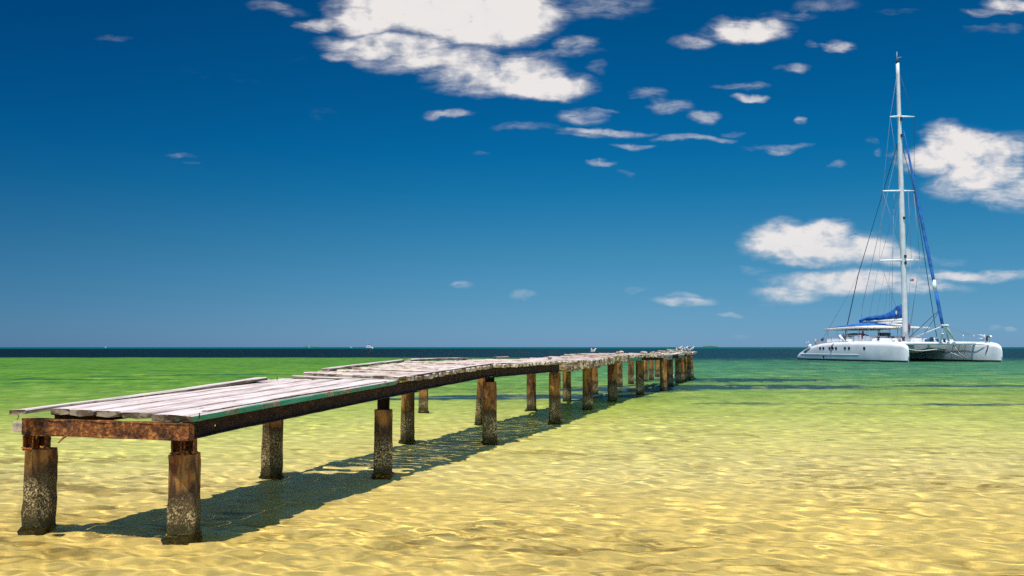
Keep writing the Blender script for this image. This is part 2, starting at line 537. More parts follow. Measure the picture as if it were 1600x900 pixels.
# x, y, half length, half depth (metres), strength
PATCHES = [(12, 50, 6.5, 3.0, 1.0), (10, 41.5, 8.0, 2.6, 1.0), (22, 42.5, 5.0, 1.3, 0.8), (14.5, 28.8, 4.5, 0.7, 0.6),
           (9.0, 29.5, 4.5, 0.6, 0.55), (19.0, 27.5, 4.0, 0.7, 0.7), (1.0, 33.5, 4.6, 1.9, 1.0), (5.0, 38.5, 3.5, 2.4, 1.0), (-3.0, 32.0, 3.5, 0.8, 0.75),
           (-25, 51, 6, 1.0, 0.7), (-20, 59, 5, 1.2, 0.8), (-24, 45, 5, 0.7, 0.5), (-3.0, 17.5, 2.2, 0.3, 0.4), (16, 19.5, 1.6, 0.2, 0.6),
           (5.2, 13.4, 1.8, 1.0, 0.36), (0.3, 11.8, 1.6, 0.5, 0.36), (1.6, 11.2, 1.0, 0.4, 0.3), (3.6, 12.4, 1.4, 0.6, 0.34), (-1.0, 8.4, 0.5, 0.2, 0.5), (-4.9, 10.6, .5, .2, .5), (-5.6, 9.4, 0.4, 0.2, .5), (25, 75, 9, 2.5, 0.55), (15, 66, 7, 1.6, 0.5), (35, 70, 9, 1.6, 0.5)]
build_sea()


# ------------------------------------------------------------------ materials
def wood(name, top, dark, side, side2=None, paint=None):
    """weathered plank: bleached grain on top, dirtier edges; grain runs along the plank's own x axis"""
    m, g = material(name)
    tc = g.n('ShaderNodeTexCoord')
    ob = tc.outputs['Object']
    rnd = g.n('ShaderNodeObjectInfo').outputs['Random']
    ob = g.v('ADD', ob, g.comb(g.m('MULTIPLY', rnd, 37.0), g.m('MULTIPLY', rnd, 19.0), 0.0))
    gr = g.noise(g.v('MULTIPLY', ob, (1.1, 26.0, 14.0)), 1.0, 7, 0.65, 0.5)
    fine = g.noise(g.v('MULTIPLY', ob, (5.0, 150.0, 60.0)), 1.0, 4, 0.6)
    blot = g.noise(g.v('MULTIPLY', ob, (1.6, 5.0, 4.0)), 1.0, 5, 0.6)
    nrm = g.n('ShaderNodeNewGeometry').outputs['Normal']
    nz = g.xyz(nrm)[2]
    tone = g.m('ADD', g.m('ADD', g.m('MULTIPLY', gr, 0.8), g.m('MULTIPLY', fine, 0.28)), g.m('MULTIPLY', g.m('SUBTRACT', blot, 0.5), 0.5))
    c = g.mix(g.rng(tone, 0.40, 0.66), dark, top)
    crack = g.noise(g.v('MULTIPLY', ob, (0.9, 48.0, 20.0)), 1.0, 3, 0.5, 0.3)
    c = g.mix(g.rng(crack, 0.645, 0.675, 0.0, 0.85), c, (0.075, 0.05, 0.04, 1))
    knot = g.voro(g.v('MULTIPLY', ob, (2.2, 5.0, 1.0)), 1.0)
    c = g.mix(g.rng(knot, 0.10, 0.05, 0.0, 0.75), c, (0.10, 0.06, 0.04, 1))
    c = g.mix(g.m('MULTIPLY', g.m('SUBTRACT', rnd, 0.5), 0.5), c, (*[q * 0.6 for q in top], 1))
    sc_ = g.noise(g.v('MULTIPLY', ob, (6.0, 6.0, 10.0)), 1.0, 5, 0.65)
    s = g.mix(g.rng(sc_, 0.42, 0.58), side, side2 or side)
    nx = g.m('ABSOLUTE', g.xyz(tc.outputs['Normal'])[0])
    if paint:
        s_end = g.mix(g.rng(sc_, 0.44, 0.56), (0.055, 0.034, 0.020, 1), (0.19, 0.14, 0.085, 1))
        s_end = g.mix(g.rng(blot, 0.60, 0.66), s_end, (0.040, 0.10, 0.060, 1))
        s = g.mix(g.rng(g.noise(g.v('MULTIPLY', ob, (3.0, 8.0, 9.0)), 1.0, 6, 0.7), 0.535, 0.505), s, paint)
    if paint:
        s = g.mix(g.rng(nx, 0.5, 0.8), s, s_end)
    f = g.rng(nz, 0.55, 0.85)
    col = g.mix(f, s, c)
    finish(g, col, 0.8, g.bump(g.m('ADD', gr, g.m('MULTIPLY', fine, 0.5)), 0.6, 0.008), spec=0.2)
    return m


M = {}
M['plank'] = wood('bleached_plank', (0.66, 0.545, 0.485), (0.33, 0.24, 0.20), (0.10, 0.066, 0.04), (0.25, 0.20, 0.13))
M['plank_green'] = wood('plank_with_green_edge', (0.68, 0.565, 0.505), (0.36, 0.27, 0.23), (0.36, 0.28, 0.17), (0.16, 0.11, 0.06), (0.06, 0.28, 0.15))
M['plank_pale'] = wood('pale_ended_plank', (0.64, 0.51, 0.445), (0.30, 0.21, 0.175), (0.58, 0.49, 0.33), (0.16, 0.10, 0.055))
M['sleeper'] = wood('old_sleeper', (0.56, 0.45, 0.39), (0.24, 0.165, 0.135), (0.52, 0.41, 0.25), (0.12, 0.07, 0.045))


def rust(name, dark=(0.022, 0.012, 0.009), mid=(0.085, 0.030, 0.014), bright=(0.36, 0.12, 0.03), amt=0.5):
    m, g = material(name)
    ob = g.n('ShaderNodeTexCoord').outputs['Object']
    a = g.noise(ob, 7.0, 8, 0.68, 0.3)
    b = g.noise(ob, 24.0, 6, 0.65, 0.4)
    st = g.noise(g.v('MULTIPLY', ob, (14.0, 14.0, 2.0)), 1.0, 5, 0.6)
    c = g.mix(g.rng(a, 0.36, 0.60), dark, mid)
    c = g.mix(g.m('MULTIPLY', g.rng(b, 0.56 - 0.06 * amt, 0.68), g.rng(a, 0.40, 0.62, 0.15, 1.0)), c, bright)
    c = g.mix(g.m('MULTIPLY', g.rng(b, 0.70, 0.80), 0.8), c, (0.50, 0.28, 0.08, 1))
    c = g.mix(g.rng(st, 0.56, 0.70, 0.0, 0.5), c, (*dark, 1))
    finish(g, c, 0.85, g.bump(g.m('ADD', a, b), 0.9, 0.02), spec=0.25)
    return m


M['rust'] = rust('flaking_rust', mid=(0.17, 0.052, 0.014), bright=(0.55, 0.22, 0.05), amt=2.0)
M['rust_dark'] = rust('dark_rusted_steel', dark=(0.016, 0.011, 0.010), mid=(0.045, 0.022, 0.014), bright=(0.15, 0.055, 0.022), amt=0.2)
M['rust_flake'] = rust('orange_rust_flakes', dark=(0.16, 0.04, 0.01), mid=(0.38, 0.12, 0.02), bright=(0.55, 0.24, 0.05), amt=1.0)


def concrete(name='stained_concrete'):
    """pile: ochre and rust stained above, black weed band, barnacles towards the water"""
    m, g = material(name)
    pos = g.n('ShaderNodeNewGeometry').outputs['Position']
    rnd = g.n('ShaderNodeObjectInfo').outputs['Random']
    p = g.v('ADD', pos, g.comb(g.m('MULTIPLY', rnd, 31.0), 0.0, 0.0))
    z = g.xyz(pos)[2]
    a = g.noise(g.v('MULTIPLY', p, (5.0, 5.0, 2.2)), 1.0, 6, 0.62, 0.4)
    st = g.noise(g.v('MULTIPLY', p, (14.0, 14.0, 1.3)), 1.0, 5, 0.6)
    fine = g.noise(p, 70.0, 4, 0.6)
    c = g.mix(g.rng(a, 0.38, 0.55), (0.080, 0.040, 0.016, 1), (0.33, 0.155, 0.036, 1))
    c = g.mix(g.rng(st, 0.50, 0.64, 0.0, 0.85), c, (0.15, 0.036, 0.012, 1))
    c = g.mix(g.rng(a, 0.62, 0.68), c, (0.46, 0.27, 0.07, 1))
    zz = g.m('ADD', g.m('ADD', z, g.m('MULTIPLY', g.m('SUBTRACT', rnd, 0.5), 0.28)), g.m('MULTIPLY', g.m('SUBTRACT', a, 0.5), 0.6))
    band = g.m('MULTIPLY', g.rng(zz, 0.66, 0.48), 0.9)
    c = g.mix(band, c, (0.036, 0.024, 0.012, 1))
    bz = g.rng(g.m('ADD', zz, g.m('MULTIPLY', g.m('SUBTRACT', fine, 0.5), 0.2)), 0.52, 0.30)
    vo = g.noise(g.v('MULTIPLY', p, (1.0, 1.0, 0.75)), 62.0, 3, 0.55, 0.6)
    vs = g.rng(g.m('ADD', vo, g.m('MULTIPLY', g.m('SUBTRACT', a, 0.5), 0.5)), 0.47, 0.60)
    c = g.mix(g.m('MULTIPLY', bz, 0.8), c, (0.15, 0.095, 0.034, 1))
    c = g.mix(g.m('MULTIPLY', bz, vs), c, (0.55, 0.41, 0.18, 1))
    c = g.mix(g.m('MULTIPLY', bz, g.rng(vo, 0.46, 0.36, 0.0, 0.9)), c, (0.020, 0.014, 0.008, 1))
    wl = g.rng(g.m('ADD', z, g.m('MULTIPLY', g.m('SUBTRACT', fine, 0.5), 0.08)), 0.17, 0.05, 0.0, 0.9)
    c = g.mix(wl, c, (0.050, 0.042, 0.012, 1))
    h = g.m('ADD', g.m('MULTIPLY', fine, 0.4), g.m('MULTIPLY', g.m('MULTIPLY', bz, vs), 1.6))
    finish(g, c, 0.85, g.bump(h, 0.8, 0.02), spec=0.25)
    return m


M['concrete'] = concrete()


def plain(name, col, rough=0.5, var=0.12, scale=3.0, metal=0.0, spec=0.5):
    m, g = material(name)
    ob = g.n('ShaderNodeTexCoord').outputs['Object']
    n = g.noise(ob, scale, 5, 0.6)
    c = g.mix(g.rng(n, 0.35, 0.65), (*[q * (1 - var) for q in col], 1), (*[min(1, q * (1 + var)) for q in col], 1))
    finish(g, c, rough, g.bump(n, 0.15, 0.01), metal, spec)
    return m




def weed():
    m, g = material('brown_and_green_weed')
    pos = g.n('ShaderNodeNewGeometry').outputs['Position']
    n = g.noise(pos, 9.0, 6, 0.65)
    f = g.noise(pos, 60.0, 3, 0.6)
    c = g.mix(g.rng(n, 0.42, 0.60), (0.035, 0.030, 0.010, 1), (0.10, 0.075, 0.020, 1))
    c = g.mix(g.rng(g.m('ADD', n, g.m('MULTIPLY', g.m('SUBTRACT', f, 0.5), 0.4)), 0.57, 0.64), c, (0.24, 0.22, 0.012, 1))
    finish(g, c, 0.9, g.bump(f, 0.8, 0.02), spec=0.2)
    return m


M['algae'] = weed()
M['timber_stub'] = plain('grey_timber', (0.34, 0.27, 0.19), 0.85, 0.45, 9.0)


# ------------------------------------------------------------------ the pier
PR = [(286.5, 838.0), (598.5, 740.5), (765.0, 690.5), (867.0, 658.5), (918.0, 638.3), (957.0, 624.3), (1000.0, 615.3),
      (1037.0, 609.0), (1046.5, 601.8), (1060.0, 597.3), (1069.0, 594.3), (1076.0, 591.9), (1081.0, 589.3)]     # waterline, right row
PL = [(60.5, 825.0), (424.5, 740.0), (636.5, 688.0), (750.5, 660.0), (830.5, 639.5), (886.0, 625.0), (929.0, 615.0),
      (968.0, 603.0), (986.0, 599.0), (1008.0, 595.0), (1017.5, 592.6), (1027.0, 588.2)]     # left row


def pile_base(px, py):
    p = on_z(px, py, 0.0)
    return Vector((p.x * (p.y + 0.13) / p.y, p.y + 0.13, 0.0))      # the near face stands at the pixel, the middle further along the same ray


RP = [pile_base(px, py) for px, py in PR]
LP_ = [pile_base(px, py) for px, py in PL]
ORI = Vector((RP[0].x, RP[0].y, 0))
_i = [0, 1, 2, 3, 4, 5, 6, 7, 9, 12]
_fy = np.array([RP[k].y for k in _i])
_fx = np.array([RP[k].x for k in _i])
_co = np.polyfit(_fy, _fx, 2)
CR = Vector((-0.975, 0.222, 0)).normalized()


def zr(y):
    return float(np.interp(y, [8.4, 12.7, 17.0, 21.6, 26, 28, 30, 34.2, 37.2, 45, 53], [1.147, 1.315, 1.465, 1.452, 1.435, 1.455, 1.52, 1.52, 1.49, 1.46, 1.48]))


def xr(y):
    return float(np.interp(y, _fy, _fx)) * 0.6 + float(np.polyval(_co, y)) * 0.4 + 0.16


def D(y, t, dz=0.0):
    """deck point: y is taken on the right edge, t metres to the left of it"""
    return Vector((xr(y), y, zr(y) + 0.028 * t + dz)) + CR * t


pier = empty('pier', ORI)
tag(pier, 'old weathered plank pier on rusty beams and concrete piles running out to sea', 'pier')


def put(name, bm, mat, parent=None, origin=None, zrot=0.0, smooth=False):
    """world-space bmesh -> object under the pier (or under a part of it) with its own local frame"""
    par = parent or pier
    mw = Matrix.Translation(origin if origin is not None else ORI) @ Matrix.Rotation(zrot, 4, 'Z')
    bmesh.ops.transform(bm, matrix=mw.inverted(), verts=bm.verts[:])
    o = from_bm(name, bm, None, mat, smooth)
    o.parent = par
    pm = par['_mw'] if False else WM[par.name]
    o.matrix_basis = pm.inverted() @ mw
    WM[o.name] = mw
    return o


WM = {pier.name: Matrix.Translation(ORI)}


def board(name, p0, p1, width, thick, mat, seg=6, jit=0.006, side=None, roll=0.0, parent=None, bend=1.0):
    """plank from p0 to p1 (middle of its top face); own frame has x along the plank"""
    p0, p1 = Vector(p0), Vector(p1)
    L = (p1 - p0).length
    ax = (p1 - p0).normalized()
    wy = Vector((0, 0, 1)).cross(ax).normalized()
    wz = ax.cross(wy).normalized()
    rot = Matrix((ax, wy, wz)).transposed().to_4x4() @ Matrix.Rotation(roll, 4, 'X')
    mw = Matrix.Translation(p0) @ rot
    bm = bmesh.new()
    rings = []
    ch = min(0.012, thick * 0.2)
    bow = random.uniform(-1, 1) * 0.004 * L * bend
    for i in range(seg + 1):
        q = i / seg
        x = L * q
        e = [random.uniform(-jit, jit) for _ in range(8)]
        if i in (0, seg):
            xs = [x + random.uniform(-1, 1) * jit * 3 for _ in range(8)]
        else:
            xs = [x] * 8
        zb = bow * math.sin(math.pi * q) + random.uniform(-jit, jit) * 0.4
        w = width / 2
        pr = [(-w + e[0], -ch), (-w + ch, 0), (0, 0.002 + e[4] * .3), (w - ch, 0), (w + e[1], -ch), (w + e[2], -thick + ch), (0, -thick + e[3] * .5), (-w + e[5], -thick + ch)]
        rings.append([Vector((xs[k], pr[k][0], pr[k][1] + zb)) for k in range(8)])
    loft(bm, rings)
    o = from_bm(name, bm, None, mat)
    par = parent or pier
    o.parent = par
    o.matrix_basis = WM[par.name].inverted() @ mw
    WM[o.name] = mw
    return o


def pile_mesh(base, top, w, rot, seed, taper=1.0, lean=(0, 0), bottom=-1.0):
    rnd = random.Random(seed)
    bm = bmesh.new()
    rings = []
    n = 26
    zs = [bottom + (top - bottom) * i / n for i in range(n + 1)]
    c = 0.13
    for zq in zs:
        rough = 0.006 if zq < 0.45 else 0.002
        if zq > top - 0.02:
            rough = 0.008
        grow = 0.005 * max(0.0, 1 - abs(zq - 0.15) / 0.4)
        h = w / 2 * (taper + (1 - taper) * 0) + grow
        pr = []
        for (sx, sy) in ((1, -1), (1, 1), (-1, 1), (-1, -1)):
            nx = [(sx * h, sy * h * (1 - c * 2.0 / 2)), (sx * h * (1 - c), sy * h)] if sx * sy > 0 else [(sx * h * (1 - c), sy * h), (sx * h, sy * h * (1 - c))]
            pr += nx
        # points in the middle of each side too
        full = []
        for k in range(8):
            a, b = pr[k], pr[(k + 1) % 8]
            full.append(a)
            if k % 2 == 1:
                full.append(((a[0] * 2 + b[0]) / 3, (a[1] * 2 + b[1]) / 3))
                full.append(((a[0] + b[0] * 2) / 3, (a[1] + b[1] * 2) / 3))
        ring = []
        for (x, y) in full:
            x += rnd.uniform(-rough, rough)
            y += rnd.uniform(-rough, rough)
            X = x * math.cos(rot) - y * math.sin(rot)
            Y = x * math.sin(rot) + y * math.cos(rot)
            ring.append(Vector((base.x + X + lean[0] * zq, base.y + Y + lean[1] * zq, zq)))
        rings.append(ring)
    loft(bm, rings)
    return bm


def ring_growth(base, w, rot, seed):
    """lumpy weed growing round a pile at the water line"""
    rnd = random.Random(seed)
    bm = bmesh.new()
    n = 30
    ph = [rnd.random() * 6.28 for _ in range(4)]
    def rad(a):
        return 1 + 0.10 * math.sin(2 * a + ph[0]) + 0.07 * math.sin(5 * a + ph[1]) + 0.05 * math.sin(9 * a + ph[2])
    rings = []
    for k in range(n):
        a = 2 * math.pi * k / n
        c, s = math.cos(a), math.sin(a)
        sq = 1 / max(abs(c), abs(s)) ** 0.75
        prof = [(0.45, 0.016), (0.505, 0.010), (0.54, -0.012), (0.585, -0.05), (0.60, -0.16), (0.62, -0.40)]
        ring = []
        for (r, zq) in prof:
            rr = r * w * sq * rad(a) + rnd.uniform(-0.012, 0.012)
            X, Y = rr * c, rr * s
            ring.append(Vector((base.x + X * math.cos(rot) - Y * math.sin(rot), base.y + X * math.sin(rot) + Y * math.cos(rot), zq + rnd.uniform(-0.010, 0.010))))
        rings.append(ring)
    rings.append(rings[0])
    vs = [[bm.verts.new(p) for p in r] for r in rings[:-1]]
    for k in range(n):
        a, b = vs[k], vs[(k + 1) % n]
        for i in range(5):
            bm.faces.new((a[i], a[i + 1], b[i + 1], b[i]))
    return bm


def pile(base, top, w=0.262, rot=R(6), post=None, lean=(0, 0), seed=0, grow=True, parent=None, name='concrete_pile'):
    o = put(name, pile_mesh(base, top, w, rot, seed, lean=lean, bottom=-1.9), M['concrete'], parent, base)
    o.cycles.is_caustics_receiver = True
    if grow:
        a = put('algae_collar', ring_growth(base, w, rot, seed + 100), M['algae'], o, base, smooth=True)
        a.cycles.is_caustics_receiver = True
    return o


def channel_post(bm, c, z0, z1, w, rot, dep=0.05):
    """a rusted steel channel standing on a pile top"""
    prof = [(-w / 2, -dep), (-w / 2 + .012, -dep), (-w / 2 + .012, dep - .012), (w / 2 - .012, dep - .012), (w / 2 - .012, -dep), (w / 2, -dep), (w / 2, dep), (-w / 2, dep)]
    rings = []
    for i in range(6):
        z = z0 + (z1 - z0) * i / 5
        rings.append([Vector((c.x + x * math.cos(rot) - y * math.sin(rot) + random.uniform(-.003, .003), c.y + x * math.sin(rot) + y * math.cos(rot) + random.uniform(-.003, .003), z)) for x, y in prof])
    loft(bm, rings)


def flakes(c, z, n, spread, seed):
    rnd = random.Random(seed)
    bm = bmesh.new()
    for i in range(n):
        r = bmesh.ops.create_icosphere(bm, subdivisions=1, radius=rnd.uniform(0.012, 0.034))
        mm = Matrix.Translation(Vector((c.x + rnd.uniform(-spread, spread), c.y + rnd.uniform(-spread * .9, spread * .4), z + rnd.uniform(0.0, 0.018)))) @ Matrix.Rotation(rnd.uniform(0, 3), 4, Vector((rnd.random(), rnd.random(), rnd.random() + .1)).normalized()) @ Matrix.Diagonal((1.7, 0.9, 0.45, 1))
        bmesh.ops.transform(bm, matrix=mm, verts=r['verts'])
    return bm


TOPZ_R = [0.765, 0.90, 1.13, 1.185, 1.17, 1.27, 1.27, 1.31, 1.28, 1.28, 1.28, 1.28, 1.30]
R_PILES, L_PILES = [], []
for k, b in enumerate(RP):
    w = [0.250, 0.252, 0.25, 0.255, 0.25, 0.285, 0.27, 0.25, 0.27, 0.26, 0.26, 0.25, 0.22][k]
    ln = (0, 0)
    if k == 12:
        ln = (-0.07, 0)
    R_PILES.append(pile(b, TOPZ_R[k], w, R(random.uniform(4, 8)), lean=ln, seed=10 + k, grow=k < 8))
TOPZ_L = [0.772] + [zr(b.y) - 0.20 for b in LP_[1:]]
for k, b in enumerate(LP_):
    w = 0.244 if k == 0 else (0.255 if k < 4 else 0.25)
    if k == 3:
        w = 0.235
    L_PILES.append(pile(b, TOPZ_L[k], w, R(random.uniform(4, 8)), seed=40 + k, grow=k < 6, lean=(0.05, 0) if k == 3 else (random.uniform(-0.012, 0.012), 0)))
# steel posts on top of the near piles, rust flakes fallen at their feet
for k, (row, base, top) in enumerate(((R_PILES, RP[0], 0.925), (R_PILES, RP[1], 1.07), (R_PILES, RP[2], 1.225), (R_PILES, RP[3], 1.21), (L_PILES, LP_[0], 0.937))):
    idx = [0, 1, 2, 3, 0][k]
    z0 = (TOPZ_R if row is R_PILES else TOPZ_L)[idx]
    for dx in ((-0.052, 0.055) if k in (0, 4) else (0.0,)):
        bm = bmesh.new()
        ww = 0.10 if k in (0, 4) else 0.175
        channel_post(bm, base + Vector((dx + (-0.03 if k == 4 else 0.0), -0.06 if dx < 0 else -0.02, 0)), z0 - 0.01, top, ww, R(6), 0.06)
        put('steel_post', bm, M['rust'] if k in (0, 4) else M['rust_dark'], row[idx], base)
for k, n in ((0, 26),):
    put('rust_flakes', flakes(RP[k] + Vector((0, -0.04, 0)), TOPZ_R[k], n, 0.11, k), M['rust_flake'], R_PILES[k], RP[k])
put('rust_flakes', flakes(LP_[0] + Vector((0, -0.06, 0)), TOPZ_L[0], 8, 0.11, 5), M['rust_flake'], L_PILES[0], LP_[0])


def ibeam(name, pts, h, mat, fl=0.055, web=0.010, holes=(), rag=0.003):
    """rolled steel joist through points on the middle of its top face"""
    prof = [(-fl, 0), (fl, 0), (fl, -.012), (web, -.016), (web, -h + .016), (fl, -h + .012), (fl, -h), (-fl, -h), (-fl, -h + .012), (-web, -h + .016), (-web, -.016), (-fl, -.012)]
    rings = []
    P = [Vector(p) for p in pts]
    fine = []
    for a, b in zip(P[:-1], P[1:]):
        n = max(2, int((b - a).length / 0.18))
        fine += [a.lerp(b, i / n) for i in range(n)]
    fine.append(P[-1])
    for i, p in enumerate(fine):
        t = (fine[min(i + 1, len(fine) - 1)] - fine[max(i - 1, 0)])
        t.z = 0
        t.normalize()
        s = Vector((t.y, -t.x, 0))
        rings.append([p + s * (x + random.uniform(-rag, rag)) + Vector((0, 0, z + random.uniform(-rag, rag))) for x, z in prof])
    bm = bmesh.new()
    loft(bm, rings)
    o = put(name, bm, mat, None, P[0])
    if holes:
        cut = bmesh.new()
        for (c, r, nn) in holes:
            res = bmesh.ops.create_cone(cut, cap_ends=True, segments=nn, radius1=r, radius2=r, depth=0.3)
            bmesh.ops.transform(cut, matrix=Matrix.Translation(c) @ Matrix.Rotation(R(17), 4, 'Z').inverted() @ Matrix.Rotation(R(90), 4, 'Y') @ Matrix.Rotation(0.4, 4, 'Z'), verts=res['verts'])
        co_ = put('cutter', cut, None, None, P[0])
        md = o.modifiers.new('cut', 'BOOLEAN')
        md.object = co_
        md.operation = 'DIFFERENCE'
        md.solver = 'EXACT'
        bpy.context.view_layer.update()
        dg = bpy.context.evaluated_depsgraph_get()
        nm = bpy.data.meshes.new_from_object(o.evaluated_get(dg))
        o.modifiers.clear()
        o.data = nm
        bpy.data.objects.remove(co_)
    return o


BT = 0.062      # plank thickness: beams sit this far under the deck top
y0 = RP[0].y - 0.16


def right_line(ya, yb, t=0.075, dz=-BT - 0.004, n=8):
    return [D(ya + (yb - ya) * i / n, t, dz - 0.028 * t) for i in range(n + 1)]


hz = zr(8.8) - BT - 0.075
holes = []
for (px, py, r, nn) in ((321, 668.5, 0.010, 6), (335, 666, 0.030, 3), (351, 662.5, 0.011, 4)):
    u, v = uv_of(px, py)
    # meet the right beam's web
    yy_ = 8.6
    for _ in range(30):
        c = D(yy_, 0.075)
        yy_ += (u * c.y - c.x) / (0.31 - u) * 0.8
    c = D(yy_, 0.075)
    holes.append((Vector((c.x, c.y, EYE + v * c.y)), r, nn))
ibeam('steel_beam', right_line(y0, RP[1].y + 0.9), 0.172, M['rust_dark'], holes=holes)
ibeam('steel_beam', right_line(RP[1].y + 0.91, RP[2].y + 0.12, dz=-0.052), 0.172, M['rust_dark'])
ibeam('steel_beam', right_line(RP[2].y + 0.14, RP[3].y + 0.22), 0.18, M['rust_dark'])
ibeam('steel_beam', right_line(RP[6].y - 0.9, RP[7].y + 0.7, dz=-0.085), 0.14, M['rust_dark'])
ibeam('steel_beam', right_line(RP[7].y + 0.72, RP[12].y - 0.6, dz=-0.06), 0.13, M['rust_dark'])
ibeam('steel_beam', [D(y, 1.62, -BT - 0.012) for y in (y0 + 0.1, 13.2, 17.2, 21.8, 26.0, 30.4)], 0.15, M['rust_dark'])
ibeam('steel_beam', [D(y, 1.60, -BT - 0.02) for y in (30.5, 34.2, 37.5, 44.0)], 0.13, M['rust_dark'])
# front cross beam
f0, f1 = D(y0 - 0.075, -0.012, 0), D(y0 - 0.06, 1.845, 0)
f0.z, f1.z = zr(8.4) - BT - 0.008, 1.094
ibeam('cross_beam', [f0, f0.lerp(f1, .5), f1], 0.163, M['rust'], fl=0.05, web=0.048, rag=0.004)
for y in (RP[1].y, RP[2].y, RP[3].y, RP[4].y, RP[5].y, RP[6].y, RP[7].y):
    a, b = D(y + 0.03, 0.20, 0), D(y + 0.03, 1.50, 0)
    a.z = zr(y) - BT - 0.035
    b.z = a.z + 0.02
    ibeam('cross_beam', [a, b], 0.13, M['rust_dark'])
# squared timber sticking out past the front left pile, bent reinforcing rod
a, b = on_z(40, 668, 1.03), at(12, 668.5, 8.95)
b = Vector((b.x, b.y, 1.03))
board('timber_stub', f1 + Vector((0.10, 0.16, -0.055)), f1 + Vector((-0.19, 0.19, -0.052)), 0.12, 0.105, M['timber_stub'], 3, 0.004)
bm = bmesh.new()
tube(bm, [at(113, 672, 8.66), at(109, 677, 8.60), at(102, 682, 8.58), at(99, 684, 8.57), at(91, 692, 8.55)], [0.010, 0.010, 0.013, 0.011, 0.007], 6)
put('bent_rod', bm, M['rust'], None, at(105, 680, 8.6))

# deck, first bay: long planks along the pier
tt = 0.02
widths = [0.46, 0.34, 0.30, 0.27, 0.23, 0.14]
ends = [12.86, 12.80, 12.62, 12.5, 12.5, 12.3]
for k, w in enumerate(widths):
    mid = tt + w / 2 - 0.06
    ys = y0 - 0.10 + random.uniform(-0.05, 0.06) + (0.0 if k else 0.02)
    dz = random.uniform(-0.0015, 0.002)
    if k == 5:
        ys += 0.45
    o = board('deck_plank', D(ys, mid, dz), D(ends[k], mid, dz), w - 0.003, 0.075 if k == 0 else 0.062, M['plank_green'] if k == 0 else M['plank'], 10, 0.003, bend=0.15)
    if k == 0:
        o['label'] = 'wide plank with flaking green paint along its edge'
    tt += w
o = board('deck_plank', on_z(25, 640.5, 1.195) + Vector((0, 0.02, 0)), Vector(at(407, 589.5, 12.25)), 0.21, 0.05, M['plank'], 8, 0.005, roll=R(-3))
o['label'] = 'loose plank sticking out past the left edge of the deck'
bm = bmesh.new()
q = on_z(29, 646, 1.16)
tube(bm, [q + Vector((0, 0, .03)), q + Vector((0.002, 0, -0.03)), q + Vector((-0.012, 0, -.06))], 0.005, 5)
put('nail', bm, M['rust'], None, q)
for (px, py, zq) in ((311.5, 646, 1.19), (433, 589, 1.40)):
    bm = bmesh.new()
    q = on_z(px, py, zq)
    tube(bm, [q + Vector((0, 0, -0.05)), q + Vector((0, 0, 0.005))], 0.006, 5)
    put('nail', bm, M['rust_dark'], None, q)
# thin lath on the right edge of the first bay
board('edge_lath', D(8.75, -0.005, 0.018), D(12.6, 0.0, 0.012), 0.055, 0.016, M['plank'], 10, 0.004)

# second bay: planks across
y = 12.98
board('deck_plank', D(12.93, -0.03, 0.0), D(12.93, 1.62, 0.012), 0.15, 0.05, M['plank'], 5, 0.004)
y = 13.17
while y < RP[2].y + 0.0:
    w = random.uniform(0.24, 0.34)
    dz = random.uniform(0.004, 0.020) + (0.02 if y < 13.3 else 0)
    board('deck_plank', D(y + w / 2, random.uniform(-0.09, -0.03), dz), D(y + w / 2, 1.70 + random.uniform(-0.12, 0.12), dz), w - 0.038, 0.066 + (0.01 if y < 13.3 else 0), M['plank_pale'], 5, 0.005)
    y += w
board('edge_plank', D(13.0, 0.035, 0.042), D(16.9, 0.02, 0.042), 0.12, 0.022, M['plank'], 10, 0.006)
board('edge_plank', D(13.9, 1.66, 0.055), D(16.7, 1.72, 0.055), 0.13, 0.045, M['plank'], 8, 0.006)
# third bay
y = RP[2].y + 0.06
while y < RP[3].y + 0.5:
    w = random.uniform(0.20, 0.30)
    dz = random.uniform(-0.006, 0.012)
    board('deck_plank', D(y + w / 2, random.uniform(-0.11, -0.02), dz), D(y + w / 2, 1.66 + random.uniform(-0.12, 0.14), dz), w - 0.025, 0.07, M['plank_pale'], 5, 0.006)
    y += w
board('edge_plank', D(16.95, 1.70, 0.055), D(19.9, 1.66, 0.055), 0.13, 0.045, M['plank'], 8, 0.006)
board('edge_plank', D(17.2, 0.06, 0.03), D(22.0, 0.03, 0.024), 0.13, 0.02, M['plank'], 10, 0.006)
board('edge_plank', D(21.9, 1.66, 0.055), D(23.0, 1.7, 0.06), 0.14, 0.045, M['plank'], 4, 0.006)
# fourth bay: thick sleepers on edge
y = RP[3].y + 0.62
while y < 31.6:
    w = random.uniform(0.24, 0.36)
    dz = random.uniform(-0.03, 0.012)
    board('deck_sleeper', D(y + w / 2, random.uniform(-0.10, 0.0), dz), D(y + w / 2, 1.64 + random.uniform(-0.15, 0.12), dz), w - random.uniform(0.02, 0.06), random.uniform(0.19, 0.26), M['sleeper'], 5, 0.012)
    y += w
